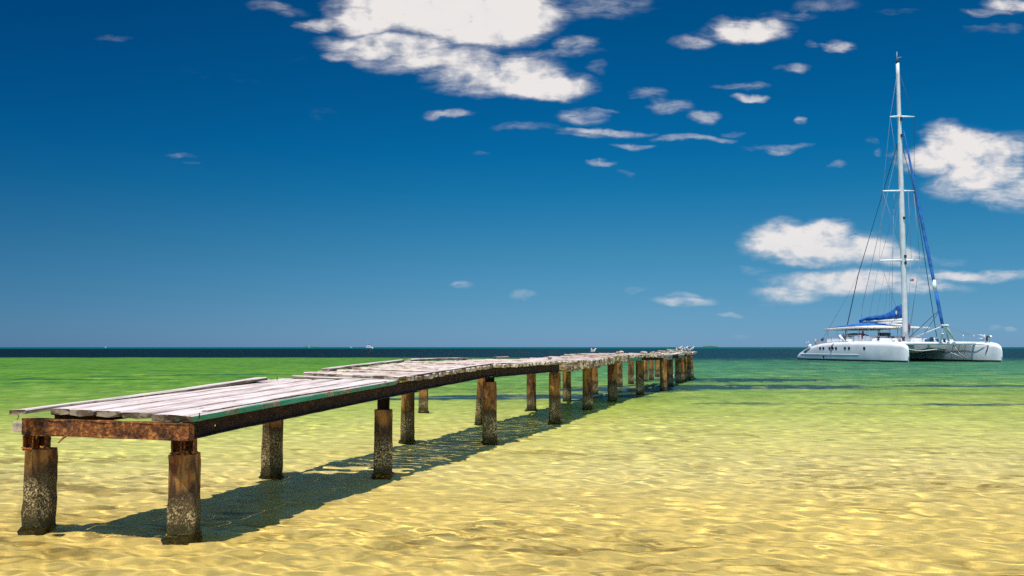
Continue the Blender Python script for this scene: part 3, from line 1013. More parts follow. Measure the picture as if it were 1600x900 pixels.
# fifth bay and the broken end
while y < 39.0:
    w = random.uniform(0.30, 0.46)
    dz = random.uniform(-0.03, 0.02)
    board('deck_plank', D(y + w / 2, random.uniform(-0.12, 0.02), dz), D(y + w / 2, 1.62 + random.uniform(-0.2, 0.15), dz), w - 0.04, random.uniform(0.07, 0.12), M['sleeper'], 4, 0.012)
    y += w
for (ya, yb, t, w, dz0, dz1) in ((38.4, 47.5, 0.25, 0.4, 0.01, 0.03), (38.6, 46.0, 0.75, 0.4, 0.0, 0.02), (38.3, 44.5, 1.25, 0.4, 0.0, -0.02)):
    board('deck_plank', D(ya, t, dz0), D(yb, t, dz1), w, 0.07, M['plank_pale'], 8, 0.012)
for (ya, dz, tilt) in ((47.4, 0.03, 0.1), (48.6, 0.02, 0.05), (49.9, 0.06, 0.0), (51.2, 0.05, 0.12), (52.4, 0.02, 0.1)):
    board('deck_plank', D(ya, -0.15, dz), D(ya, 1.35, dz + tilt), 0.42, 0.09, M['sleeper'], 4, 0.012)
board('edge_plank', at(1068, 553.5, 49.5), at(1085, 549.2, 52.0), 0.36, 0.12, M['sleeper'], 4, 0.012)
board('edge_plank', D(38.0, 0.06, -0.03), D(41.5, 0.04, -0.03), 0.10, 0.22, M['plank_pale'], 4, 0.012)
board('edge_plank', D(31.8, -0.02, -0.08), D(33.9, -0.02, -0.08), 0.07, 0.15, M['plank_green'], 4, 0.008)
board('edge_plank', D(44.5, -0.02, -0.06), D(47.2, -0.02, -0.06), 0.07, 0.16, M['plank_green'], 4, 0.008)
for k, (px, py, d, s) in enumerate(((967, 548.6, 33.5, .10), (1004.5, 548.8, 38.2, .12), (1029, 550.2, 40.5, .09), (1019, 550.5, 39.5, .07), (860, 559.0, 24.0, .05))):
    q = at(px, py, d)
    q.z = zr(d) + 0.07
    bm = bmesh.new()
    for j in range(5):
        r = bmesh.ops.create_icosphere(bm, subdivisions=2, radius=s * random.uniform(0.4, 0.9))
        bmesh.ops.transform(bm, matrix=Matrix.Translation(q + Vector((random.uniform(-1, 1) * s, random.uniform(-1, 1) * s, random.uniform(-.4, .3) * s))) @ Matrix.Diagonal((1.5, 1, .6, 1)), verts=r['verts'])
    for v in bm.verts:
        v.co += Vector((random.uniform(-1, 1), random.uniform(-1, 1), random.uniform(-1, 1))) * s * 0.12
    put('concrete_lump', bm, M['timber_stub'], None, q)

# a lone pile beyond the pier
b = pile_base(661.5, 642.5)
lone = empty('lone_pile', b)
WM[lone.name] = Matrix.Translation(b)
tag(lone, 'square concrete pile standing alone in the water behind the pier', 'pile')
pile(b, 0.86, 0.26, R(6), seed=77, parent=lone, name='shaft')
# the pile's broken stick near the far end
bm = bmesh.new()
tube(bm, [at(1050, 590.5, 46), at(1056.5, 583, 46.5)], 0.05, 6)
put('broken_strut', bm, M['timber_stub'], None, at(1053, 587, 46))


# ------------------------------------------------------------------ the catamaran
M['gelcoat'] = plain('white_gelcoat', (0.64, 0.64, 0.63), 0.35, 0.07, 0.5)
M['white'] = plain('white_paint', (0.74, 0.74, 0.72), 0.4, 0.05, 1.0)
M['cream'] = plain('cream_canvas', (0.66, 0.60, 0.52), 0.8, 0.1, 2.0)
M['blue_cloth'] = plain('blue_canvas', (0.004, 0.090, 0.31), 0.85, 0.35, 1.3)
M['dark'] = plain('dark_fitting', (0.02, 0.022, 0.028), 0.4, 0.2)
M['antifoul'] = plain('black_boot_top', (0.02, 0.021, 0.024), 0.6, 0.2)
M['glass'] = plain('dark_glass', (0.012, 0.014, 0.018), 0.1, 0.1)
M['net'] = plain('grey_netting', (0.10, 0.105, 0.11), 0.9, 0.4, 12.0)


def netting():
    m, g = material('trampoline_net')
    d = g.n('ShaderNodeBsdfDiffuse')
    d.inputs[0].default_value = (0.16, 0.165, 0.17, 1)
    t = g.n('ShaderNodeBsdfTransparent')
    mx = g.n('ShaderNodeMixShader')
    mx.inputs[0].default_value = 0.35
    o = g.n('ShaderNodeOutputMaterial')
    g.t.links.new(t.outputs[0], mx.inputs[1])
    g.t.links.new(d.outputs[0], mx.inputs[2])
    g.t.links.new(mx.outputs[0], o.inputs[0])
    return m


M['net'] = netting()
M['steel'] = plain('bright_steel', (0.52, 0.53, 0.54), 0.35, 0.05, 3.0, 0.6)
M['wire'] = plain('dark_rigging_wire', (0.035, 0.045, 0.065), 0.5, 0.1)
M['wire_pale'] = plain('grey_rope', (0.20, 0.22, 0.25), 0.7, 0.1)
M['rope'] = plain('white_rope', (0.70, 0.66, 0.58), 0.8, 0.1)
M['rope_blue'] = plain('blue_rope', (0.02, 0.14, 0.28), 0.8, 0.1)
M['maroon'] = plain('maroon_cloth', (0.14, 0.016, 0.035), 0.8, 0.3)
M['grey_mark'] = plain('grey_mark', (0.16, 0.17, 0.18), 0.5, 0.1)
M['wood_trim'] = plain('varnished_trim', (0.42, 0.20, 0.11), 0.5, 0.2)
M['red'] = plain('red_cloth', (0.45, 0.02, 0.03), 0.8, 0.2)
M['mast'] = plain('painted_mast', (0.60, 0.61, 0.60), 0.4, 0.08, 0.6)

BOW = Vector((47.1, 105.7, 0))               # water line at the near bow
HD = Vector((4.7, -24.9, 0)).normalized()    # heading
PT = Vector((-HD.y, HD.x, 0))                # to port
BEAM = 12.6
CATO = BOW + PT * (BEAM / 2)
CW = Matrix((Vector((HD.x, HD.y, 0)), Vector((PT.x, PT.y, 0)), Vector((0, 0, 1)))).transposed().to_4x4()
CW = Matrix.Translation(CATO) @ CW
CWI = CW.inverted()
cat = bpy.data.objects.new('catamaran', None)
COL.objects.link(cat)
cat.matrix_world = CW
tag(cat, 'big white sailing catamaran with blue sail cover moored on the shallow water', 'catamaran')
# local frame: x forward from the bows (so everything is at negative x), y to port, z up


def cp(px, py, x=None, y=None, d=None):
    """local point seen at a photograph pixel, on the plane of a given local x, y, or at depth d"""
    if d is not None:
        return CWI @ at(px, py, d)
    o = CWI @ Vector((0, 0, EYE))
    q = CWI @ at(px, py, 100.0)
    r = q - o
    k = (x - o.x) / r.x if x is not None else (y - o.y) / r.y
    return o + r * k


def cpart(name, bm, mat, parent=None, smooth=False):
    return from_bm(name, bm, parent or cat, mat, smooth)


def ctube(name, pts, rad, mat, parent=None, n=6):
    bm = bmesh.new()
    tube(bm, pts, rad, n)
    return cpart(name, bm, mat, parent, True)


def cbox(name, lo, hi, mat, bevel=0.0, parent=None):
    bm = bmesh.new()
    box(bm, lo, hi, bevel)
    return cpart(name, bm, mat, parent)


S_ = [0.0, 0.12, 0.35, 0.8, 1.9, 4.1, 7.0, 10.5, 15.0, 18.3, 20.8, 23.0, 24.4, 25.0, 25.3]
HALF = [0.05, 0.16, 0.30, 0.46, 0.70, 0.98, 1.14, 1.22, 1.22, 1.18, 1.10, 0.98, 0.86, 0.74, 0.55]
TOPZ = [1.30, 1.72, 1.98, 2.17, 2.34, 2.43, 2.48, 2.51, 2.48, 2.29, 1.94, 1.46, 1.02, 0.70, 0.36]


def hull_half(s):
    return float(np.interp(s, S_, HALF))


def hull_top(s):
    return float(np.interp(s, S_, TOPZ))


def hull_bm(yc, zlo=None, zhi=None, off=0.0):
    bm = bmesh.new()
    ss = sorted(set(list(np.linspace(0, 25.3, 60)) + S_))
    rings = []
    for s in ss:
        w, zt = hull_half(s), hull_top(s)
        r = min(0.55, zt * 0.5, w * 0.9)
        half = [(0.0, zt + 0.04 * min(1, w))]
        for k in range(7):
            a = math.pi / 2 * k / 6
            half.append((w - r + r * math.sin(a), zt - r + r * math.cos(a)))
        half += [(w * 1.0, zt * 0.45), (w * 0.96, 0.12), (w * 0.93, 0.0), (w * 0.75, -0.45), (w * 0.3, -0.8), (0, -0.85)]
        ring = [Vector((-s, yc - y, z)) for y, z in half] + [Vector((-s, yc + y, z)) for y, z in half[-2:0:-1]]
        rings.append(ring)
    loft(bm, rings)
    return bm


def hull_side(s, z, yc, side, out=0.0):
    """point on the hull's side"""
    w, zt = hull_half(s), hull_top(s)
    r = min(0.55, zt * 0.5, w * 0.9)
    if z > zt - r:
        q = (z - (zt - r)) / r
        yy = w - r + r * math.sqrt(max(0, 1 - q * q))
    else:
        yy = float(np.interp(z, [0, 0.12, zt * 0.45, zt - r], [0.93 * w, 0.96 * w, w, w]))
    return Vector((-s, yc + side * (yy + out), z))


hulls = []
for yc, side in ((-BEAM / 2, -1), (BEAM / 2, 1)):
    h = cpart('hull', hull_bm(yc), M['gelcoat'], None, True)
    hulls.append(h)
    # black boot top along the water line, white rub rail, stem band
    bm = bmesh.new()
    ss = sorted(set(list(np.linspace(0, 25.3, 60)) + S_))
    for sd_ in (-1, 1):
        loft(bm, [[hull_side(s, z, yc, sd_, 0.012) for z in (-0.25, 0.0, 0.10, 0.20)] for s in ss], caps=False, closed=False)
    cpart('boot_top', bm, M['antifoul'], h)
    bm = bmesh.new()
    for sd_ in (side,):
        tube(bm, [hull_side(s, 0.83, yc, sd_, 0.01) for s in np.linspace(8.6, 23.8, 24)], 0.04, 6)
    cpart('rub_rail', bm, M['white'], h)
    bm = bmesh.new()
    tube(bm, [Vector((-s + 0.02, yc, z)) for s, z in [(0, 0.30), (0, 0.7), (0, 1.30), (.12, 1.72), (.35, 1.98), (.8, 2.19), (1.9, 2.37), (4, 2.46)]], [0.07] * 7 + [0.03], 8)
    cpart('stem_band', bm, M['white'], h, True)
# portholes in the near hull
for px in (1282, 1287.2, 1297, 1302, 1307.2, 1321, 1327.4, 1350.4):
    q = cp(px, 543.6, y=-BEAM / 2 - 1.15)
    s = -q.x
    c = hull_side(s, 1.66, -BEAM / 2, -1, 0.0)
    bm = bmesh.new()
    r = bmesh.ops.create_cone(bm, cap_ends=True, segments=14, radius1=0.42, radius2=0.42, depth=0.07)
    bmesh.ops.transform(bm, matrix=Matrix.Translation(c) @ Matrix.Rotation(R(90), 4, 'X') @ Matrix.Diagonal((0.62, 0.40, 1, 1)), verts=r['verts'])
    cpart('porthole', bm, M['glass'], hulls[0])
bm = bmesh.new()
c = hull_side(17.0, 0.48, -BEAM / 2, -1)
box(bm, c + Vector((-0.17, -0.05, -0.15)), c + Vector((0.17, 0.05, 0.15)), 0.03)
cpart('water_outlet', bm, M['glass'], hulls[0])
# grey emblem near the stern: a slanted leaf of strokes
bm = bmesh.new()
for k in range(6):
    pts = []
    for j in range(7):
        q = j / 6
        s = 22.9 - 2.4 * q * (1 - 0.07 * k) - 0.12 * k
        z = 0.98 + 0.62 * q ** 0.8 - 0.055 * k + 0.10 * math.sin(q * 3.1) + 0.16
        z = min(z, hull_top(s) - 0.22)
        pts.append(hull_side(s, z, -BEAM / 2, -1, 0.012))
    tube(bm, pts, [0.008, 0.03, 0.035, 0.035, 0.03, 0.02, 0.006], 5)
cpart('emblem', bm, M['grey_mark'], hulls[0])
# fender and rope marks hanging on the sides
ctube('fender', [hull_side(14.4, 2.30, -BEAM / 2, -1, .06), hull_side(14.7, 1.9, -BEAM / 2, -1, .08), hull_side(15.0, 1.25, -BEAM / 2, -1, .08)], [0.05, 0.11, 0.09], M['grey_mark'], hulls[0], 8)

# bridge deck, under side, crossbeam, trampoline
yn = BEAM / 2
bm = bmesh.new()
rings = []
for s, zb, zt in ((8.6, 1.75, 2.42), (9.2, 1.35, 2.46), (11, 1.15, 2.48), (16, 1.10, 2.46), (20.5, 1.10, 2.3), (21.5, 1.3, 2.1)):
    rings.append([Vector((-s, -yn + 0.75, zt)), Vector((-s, yn - 0.75, zt)), Vector((-s, yn - 0.75, zb - 0.1)), Vector((-s, 2.6, zb)), Vector((-s, 1.4, zb - 0.28)), Vector((-s, -1.4, zb - 0.28)), Vector((-s, -2.6, zb)), Vector((-s, -yn + 0.75, zb - 0.1))])
loft(bm, rings)
cpart('bridge_deck', bm, M['gelcoat'])
bm = bmesh.new()
loft(bm, [[Vector((-3.6 + a, y, 2.22 + b)) for a, b in ((0.20, 0), (0.16, .16), (0, .22), (-.16, .16), (-.2, 0), (-.14, -.15), (0, -.19), (.14, -.15))] for y in (-yn + 0.2, -3, 0, 3, yn - 0.2)])
cpart('crossbeam', bm, M['gelcoat'], None, True)
for ya, yb in ((-yn + 1.0, -0.55), (0.55, yn - 1.0)):
    cbox('trampoline', (-8.55, ya, 2.16), (-3.85, yb, 2.19), M['net'])
cbox('walkway', (-8.6, -0.5, 2.12), (-3.8, 0.5, 2.24), M['gelcoat'], 0.02)
for k in range(3):
    s = 5.0 + 1.1 * k
    cbox('net_spar', (-s - 0.05, -yn + 0.9, 2.06), (-s + 0.05, yn - 0.9, 2.13), M['gelcoat'])
# low deck house with its windows
bm = bmesh.new()
loft(bm, [[Vector((-s, y * w, z)) for y, z in ((-1, 2.4), (-0.98, h), (0.98, h), (1, 2.4))] for s, w, h in ((10.6, 4.0, 2.85), (11.4, 4.2, 3.25), (13.0, 4.3, 3.3), (14.6, 4.3, 3.3))])
house = cpart('deckhouse', bm, M['white'])
for k in range(5):
    y = -2.8 + 1.4 * k
    cbox('window', (-10.93, y - 0.38, 2.60), (-10.80, y + 0.38, 2.84), M['glass'], 0.0, house)
cbox('coachroof_seat', (-20.0, -5.2, 2.4), (-14.9, -3.2, 2.95), M['white'], 0.06)
cbox('coachroof_seat', (-20.0, 3.0, 2.4), (-14.9, 5.0, 2.95), M['white'], 0.06)
for k in range(4):
    cbox('deck_hatch', (-9.3, 2.3 + 1.15 * k, 2.46), (-8.8, 3.1 + 1.15 * k, 2.80), M['white'], 0.03)
# dark spray hood arch
bm = bmesh.new()
rings = []
for s, r in ((15.6, 0.55), (16.2, 0.8), (17.2, 0.85), (18.0, 0.75)):
    rings.append([Vector((-s, -2.6 + 2.0 * math.cos(a), 2.9 + r * math.sin(a))) for a in [math.pi * q / 10 for q in range(11)]] + [Vector((-s, -2.6 + 1.85 * math.cos(a), 2.9 + (r - .1) * math.sin(a))) for a in [math.pi * (10 - q) / 10 for q in range(11)]])
loft(bm, rings)
cpart('spray_hood', bm, M['grey_mark'], None, True)
cbox('steering_console', (-14.2, -1.0, 3.3), (-13.6, 0.4, 3.75), M['dark'], 0.05)

# sun roof over the cockpit with its posts
RZ = 4.45
bm = bmesh.new()
rings = []
for s in np.linspace(10.4, 21.8, 9):
    q = (s - 10.4) / 11.4
    e = math.sin(math.pi * q)
    rings.append([Vector((-s, y, RZ - 0.35 * q * 0.2 + 0.14 * e + 0.22 * (1 - (y / 4.6) ** 2) * e)) for y in np.linspace(-4.6, 4.2, 9)] + [Vector((-s, y, RZ - 0.2 - 0.07 * q + 0.10 * e)) for y in np.linspace(4.2, -4.6, 9)])
loft(bm, rings)
roof = cpart('sun_roof', bm, M['cream'], None, True)
bm = bmesh.new()
rings = []
for s in np.linspace(14.2, 21.6, 8):
    q = (s - 10.4) / 11.4
    e = math.sin(math.pi * q)
    e2 = math.sin(math.pi * (s - 14.2) / 7.4)
    up = [Vector((-s, y, RZ - 0.07 * q + 0.14 * e + 0.22 * (1 - (y / 4.6) ** 2) * e + 0.05 + 0.42 * e2 * (1 - (y / 4.7) ** 2))) for y in np.linspace(-4.5, 4.1, 9)]
    rings.append(up + [p - Vector((0, 0, 0.05)) for p in reversed(up)])
loft(bm, rings)
cpart('blue_awning', bm, M['blue_cloth'], roof, True)
for y in (-4.3, 3.9):
    for s in (11.0, 13.6, 16.2, 18.8, 21.2):
        ctube('roof_post', [(-s, y, 2.35), (-s, y, RZ - 0.12)], 0.045, M['steel'])
for y in (-1.6, 1.2):
    for s in (13.0, 17.5, 21.0):
        ctube('roof_post', [(-s, y, 2.4), (-s, y, RZ - 0.1)], 0.04, M['steel'])

# mast with spreaders
MS = 9.77
mb = cp(1415.3, 530.5, y=0.0)
mtop = cp(1402.4, 99, y=0.0)
MX = mb.x
MZ0, MZ1 = 2.45, mtop.z


def mast_z(py):
    return cp(1408, py, x=MX).z


bm = bmesh.new()
rings = []
for q in np.linspace(0, 1, 24):
    z = MZ0 + (MZ1 - MZ0) * q
    w = 0.31 - 0.12 * max(0, (q - 0.45) / 0.55)
    rings.append([Vector((MX + 1.25 * w * math.cos(a) * (1.25 if math.cos(a) < 0 else 1.0), w * math.sin(a), z)) for a in [2 * math.pi * k / 14 for k in range(14)]])
loft(bm, rings)
mast = cpart('mast', bm, M['mast'], None, True)
SPR = []
for (py, pl, pr) in ((182.5, 1391, 1428.5), (298.5, 1379.5, 1428.5), (407, 1374, 1439)):
    z = mast_z(py)
    for px, sg in ((pl, -1), (pr, 1)):
        span = 2.4 if py < 200 else (3.0 if py < 350 else 3.7)
        # outboard and swept aft so that the tip sits where it is seen
        best = None
        for xs in np.linspace(-3.5, 1.5, 101):
            c = cp(px, py, x=MX + xs)
            e = abs(abs(c.y) - span * (0.95 if sg > 0 else 1.0))
            if best is None or e < best[0]:
                best = (e, c)
        tip = best[1]
        bm = bmesh.new()
        tube(bm, [(MX, 0.15 * sg, z), ((MX + tip.x) / 2, tip.y / 2, (z + tip.z) / 2 + 0.02), tip], [0.15, 0.12, 0.08], 8)
        cpart('spreader', bm, M['white'], mast, True)
        SPR.append((py, sg, tip))
for py, r in ((187, 0.26), (213, 0.2), (341, 0.16), (401, 0.2), (411, 0.2)):
    z = mast_z(py)
    bm = bmesh.new()
    box(bm, (MX + 0.30, -0.14, z - r), (MX + 0.55, 0.14, z + r), 0.04)
    cpart('mast_fitting', bm, M['dark'], mast)
bm = bmesh.new()
tube(bm, [(MX, 0, MZ1 - 0.02), (MX, 0, MZ1 + 0.35)], 0.22, 8)
tube(bm, [(MX + 0.1, 0, MZ1 + 0.3), (MX + 0.1, 0, MZ1 + 1.0)], 0.03, 5)
tube(bm, [(MX + 0.1, 0, MZ1 + 0.6), (MX + 0.3, 0.35, MZ1 + 0.75)], 0.09, 5)
cpart('masthead_unit', bm, M['dark'], mast)
ctube('aerial', [(MX - 0.1, 0, MZ1), (MX - 0.1, 0, MZ1 + 1.6)], 0.018, M['white'], mast)

# boom and blue sail cover
bz = mast_z(500)
be = cp(1345, 503.5, y=0.0)
bm = bmesh.new()
tube(bm, [(MX - 0.4, 0, bz), (be.x, 0, be.z + 0.05)], [0.30, 0.24], 10)
boom = cpart('boom', bm, M['cream'], None, True)
bm = bmesh.new()
rings = []
prof = [(1412, 472), (1406, 476), (1400, 479.5), (1395, 484), (1390, 487.5), (1384, 490.5), (1376, 492), (1368, 493), (1360, 494), (1352, 496), (1346, 497.5), (1344, 499.5)]
bot = [(1412, 497.5), (1406, 498), (1400, 498.3), (1395, 498.6), (1390, 499), (1384, 499.3), (1376, 499.6), (1368, 500), (1360, 500.3), (1352, 501), (1346, 504), (1344, 503)]
for i in range(len(prof)):
    tp, bt = cp(*prof[i], y=0.0), cp(*bot[i], y=0.0)
    hgt = tp.z - bt.z
    w = 0.22 + 0.14 * math.sin(i * 1.7) ** 2
    ring = []
    for k in range(12):
        a = 2 * math.pi * k / 12
        zz = 0.5 - 0.5 * math.cos(a)
        ring.append(Vector((tp.x + 0.05 * math.sin(i * 2.2 + k), w * math.sin(a) * (1.25 - 0.7 * zz) + 0.05 * math.sin(i * 3.1 + k), bt.z + hgt * zz + 0.06 * math.sin(i * 2.7 + k * 1.3) * (1 if 0 < i < 11 else 0))))
    rings.append(ring)
loft(bm, rings)
cover = cpart('sail_cover', bm, M['blue_cloth'], boom, True)
bm = bmesh.new()
q = cp(1400.5, 488.5, y=-0.36)
r = bmesh.ops.create_cone(bm, cap_ends=True, segments=10, radius1=0.2, radius2=0.2, depth=0.04)
bmesh.ops.transform(bm, matrix=Matrix.Translation(q) @ Matrix.Rotation(R(90), 4, 'X') @ Matrix.Diagonal((.8, 1.3, 1, 1)), verts=r['verts'])
cpart('white_badge', bm, M['white'], cover)
ctube('lazy_pole', [cp(1409, 503, y=-0.5), cp(1372, 505, y=-0.7)], 0.10, M['white'], boom)
ctube('lazy_pole', [cp(1409, 508, y=-0.7), cp(1385, 505.5, y=-0.9)], 0.10, M['white'], boom)

# furled blue jib on its stay, bow frame
tack = cp(1473.5, 512, y=0.0)
hound = cp(1412.2, 204, y=0.0)
N_ = 16
pts = [hound.lerp(tack, i / N_) for i in range(N_ + 1)]
ctube('furled_jib', pts[:14], [0.04, 0.08, 0.11, 0.13, 0.15, 0.16, 0.17, 0.18, 0.19, 0.20, 0.20, 0.20, 0.19, 0.16], M['blue_cloth'], None, 10)
ctube('furled_jib', pts[13:], [0.16, 0.21, 0.20, 0.16], M['blue_cloth'], None, 10)
j = hound.lerp(tack, 0.795)
ctube('furler_cover', [j + Vector((0, 0, 0.6)), j + Vector((0.1, -0.1, 0)), j + Vector((0.15, 0, -0.9))], [0.16, 0.26, 0.20], M['white'], None, 8)
peak = cp(1476.5, 508.5, y=0.0)
for i, tp in enumerate(((1468.5, 535.5, 3.7), (1482.5, 532.5, 3.6), (1491.5, 531.5, 3.4))):
    q = cp(tp[0], tp[1], x=-tp[2])
    ctube('bow_frame_leg', [peak, q], 0.14, M['white'], None, 8)
ctube('bow_frame_strut', [peak, cp(1421.5, 530, x=MX + 0.6)], 0.085, M['white'])
ctube('bow_frame_rung', [cp(1472, 521.5, y=-0.4), cp(1479, 521.5, y=0.3)], 0.09, M['white'])
cbox('bow_frame_cap', peak + Vector((-0.3, -0.42, -0.12)), peak + Vector((0.3, 0.42, 0.14)), M['white'], 0.08)

# rigging


def wire(name, pts, rad, mat='wire'):
    ctube(name, pts, rad, M[mat], None, 5)


tip = {(py, sg): t for py, sg, t in SPR}
T1s, T1p, T2s, T2p, T3s, T3p = tip[(182.5, -1)], tip[(182.5, 1)], tip[(298.5, -1)], tip[(298.5, 1)], tip[(407, -1)], tip[(407, 1)]
mz = lambda py: Vector((MX, 0, mast_z(py)))
ch_s = Vector((-13.2, -BEAM / 2 - 0.6, 2.4))
ch_p = Vector((-11.0, BEAM / 2 - 0.5, 2.4))
wire('shroud', [mz(108), T1s, T2s, T3s, Vector((T3s.x - 0.3, -BEAM / 2 + 0.4, 2.5))], 0.018, 'wire_pale')
wire('shroud', [mz(108), T1p, T2p], 0.022)
wire('shroud', [T1s, mz(300)], 0.018, 'wire_pale')
wire('shroud', [T2s, mz(403)], 0.020, 'wire_pale')
wire('shroud', [T2p, mz(403)], 0.022)
wire('shroud', [T3s, cp(1403, 487, y=-0.2)], 0.022, 'wire_pale')
wire('shroud', [mz(215), T2p, cp(1463.5, 526, x=-3.5)], 0.045)
wire('backstay', [mz(213), cp(1341, 429, d=125), cp(1321, 521, d=126)], 0.062)
wire('backstay', [mz(216), cp(1347.5, 478, d=124), cp(1346, 495, d=126)], 0.034, 'wire_pale')
wire('backstay', [cp(1341, 429, d=125), cp(1326, 460, d=127), cp(1287, 527, d=130)], 0.018, 'wire_pale')
for (a, b, c, e, r) in ((1397, 302, 1393, 492, 0.026), (1406, 300, 1376, 404, 0.02), (1404, 312, 1382, 490, 0.014), (1419, 300, 1424, 404, 0.02), (1423, 410, 1418, 520, 0.022),
                        (1438, 408, 1421, 515, 0.022), (1428, 302, 1437, 405, 0.026), (1385, 410, 1370, 492, 0.012), (1390, 408, 1390, 488, 0.012), (1436, 410, 1424, 505, 0.014)):
    wire('halyard', [cp(a, b, y=-0.1), cp(c, e, y=-0.3)], r, 'wire_pale')
wire('jib_sheet', [cp(1466, 486, y=0.0), cp(1421, 527, y=-0.4)], 0.035)
wire('jib_sheet', [cp(1467, 487, y=0.0), cp(1446, 519, y=0.6)], 0.03)
wire('forward_stay', [peak, cp(1515, 523, x=-1.6)], 0.02, 'wire_pale')

# small flag under the spreader, cloths, winches, lamps
q = cp(1424.5, 437.5, y=0.3)
bm = bmesh.new()
box(bm, q + Vector((-0.02, -0.24, -0.15)), q + Vector((0.02, 0.26, 0.15)))
fl = cpart('flag', bm, M['rope_blue'])
bm = bmesh.new()
box(bm, q + Vector((-0.03, 0.06, -0.15)), q + Vector((0.04, 0.28, 0.15)))
cpart('red_field', bm, M['red'], fl)
bm = bmesh.new()
box(bm, q + Vector((-0.03, -0.26, -0.04)), q + Vector((0.05, 0.05, 0.05)))
cpart('white_stripe', bm, M['white'], fl)
ctube('rolled_cloth', [cp(1419.3, 505, y=0.9), cp(1419.8, 511, y=0.9), cp(1419.6, 517, y=0.9), cp(1418.6, 529, y=0.9)], [0.12, 0.26, 0.16, 0.1], M['maroon'])
ctube('rolled_cloth', [cp(1347.8, 517, y=-4.2), cp(1347.6, 523, y=-4.2), cp(1347.6, 530, y=-4.2)], [0.08, 0.14, 0.15], M['maroon'])
for (px, py, yq, r, mt) in ((1395, 527.5, -2.4, 0.34, 'dark'), (1389.5, 523, -1.5, 0.34, 'dark'), (1406, 531.5, -3.0, 0.26, 'wood_trim'), (1411.5, 528.5, -0.8, 0.36, 'wire'), (1423.5, 529.5, 2.0, 0.34, 'wire'),
                            (1352, 526.5, -3.8, 0.30, 'white'), (1372.5, 528, -3.4, 0.30, 'dark'), (1455.5, 530, 0.3, 0.36, 'wire'), (1475.5, 531, 1.2, 0.30, 'wire'), (1396, 532, -3.4, 0.34, 'white')):
    q = cp(px, py, y=yq)
    r *= 0.72
    bm = bmesh.new()
    tube(bm, [q + Vector((0, 0, -r * 1.3)), q + Vector((0, 0, -r * 0.4)), q + Vector((0, 0, r * 0.4)), q + Vector((0, 0, r))], [r * 0.8, r * 0.55, r * 0.9, r * 0.5], 10)
    cpart('winch', bm, M[mt], None, True)
cbox('blue_cushion', cp(1453, 535, y=0.4) + Vector((-.4, -.5, -.1)), cp(1465, 531, y=1.4) + Vector((.2, .1, .1)), M['rope_blue'], 0.05)
# white davits
ctube('davit', [cp(1320.5, 535, y=-BEAM / 2 - .6), cp(1312, 524.5, y=-BEAM / 2 - .8)], [0.14, 0.18], M['white'], None, 8)
ctube('davit', [cp(1459.5, 529, y=0.6), cp(1462.5, 535, y=0.6)], [0.13, 0.15], M['white'], None, 8)
q = cp(1319.5, 528, y=-BEAM / 2)
ctube('outboard_motor', [q + Vector((0, 0, -0.7)), q + Vector((0, 0, 0.1)), q + Vector((0, 0, 0.65))], [0.16, 0.24, 0.2], M['wire'], None, 8)
# stern gear and rails of the near hull
rail_pts = []
for (px, py) in ((1275.5, 532.5), (1286, 527), (1298, 525.5), (1310, 525.3), (1330, 524.5), (1345, 524)):
    rail_pts.append(cp(px, py, y=-BEAM / 2 - 0.8))
ctube('guard_rail', rail_pts, 0.028, M['steel'])
ctube('guard_rail', [p - Vector((0, 0, 0.42)) for p in rail_pts[1:]], 0.022, M['steel'])
for p in rail_pts[1:]:
    ctube('stanchion', [p, Vector((p.x, p.y + .15, hull_top(-p.x) - 0.05))], 0.028, M['steel'])
ctube('stern_post', [cp(1274.2, 529.5, y=-BEAM / 2 - .3), cp(1275, 537.5, y=-BEAM / 2 - .3)], [0.10, 0.14], M['wood_trim'], None, 8)
ctube('barbecue', [cp(1284.5, 531.5, y=-BEAM / 2 - .2), cp(1286.5, 528.8, y=-BEAM / 2 - .2)], [0.2, 0.16], M['dark'], None, 8)
ctube('stern_cleat', [cp(1263.5, 541.5, y=-BEAM / 2 - .3), cp(1266.5, 539.5, y=-BEAM / 2 - .3)], [0.16, 0.2], M['white'], None, 8)
ctube('ladder_rail', [cp(1260.5, 540, y=-BEAM / 2 + 0.2), cp(1260.5, 534, y=-BEAM / 2 + .2)], 0.03, M['steel'])
ctube('ladder_rail', [cp(1263, 539, y=-BEAM / 2 + 0.6), cp(1263, 533.5, y=-BEAM / 2 + .6)], 0.03, M['steel'])
ctube('toe_rail', [Vector((-s, -BEAM / 2 - hull_half(s) + 0.42, hull_top(s) + 0.02)) for s in np.linspace(11.5, 21, 14)], 0.05, M['wood_trim'])
# rails, post and lamp on the far hull
yf = BEAM / 2
rl = [cp(1487, 523.4, y=yf - 0.7), cp(1505, 523, y=yf - 0.7), cp(1522, 523.0, y=yf - 0.5), cp(1536, 523.6, y=yf - 0.3)]
ctube('guard_rail', rl, 0.026, M['steel'])
ctube('guard_rail', [p - Vector((0, 0, 0.42)) for p in rl], 0.02, M['steel'])
for p in rl:
    ctube('stanchion', [p, Vector((p.x, p.y, hull_top(-p.x) - 0.02))], 0.028, M['steel'])
q = cp(1541.3, 528, y=yf - 0.1)
ctube('anchor_windlass', [q + Vector((0, 0, -0.42)), q + Vector((0, 0, 0)), q + Vector((0, 0, 0.35))], [0.16, 0.15, 0.11], M['dark'], None, 8)
q = cp(1538, 524.5, y=yf - 0.3)
ctube('pulpit', [q + Vector((0, 0, -0.75)), q + Vector((0, 0, 0)), q + Vector((0.2, -0.1, 0.14)), q + Vector((0.35, -.1, -0.7))], 0.05, M['white'])
q = cp(1548, 526.2, y=yf)
bm = bmesh.new()
bmesh.ops.create_uvsphere(bm, u_segments=12, v_segments=8, radius=0.17)
bmesh.ops.translate(bm, verts=bm.verts, vec=q)
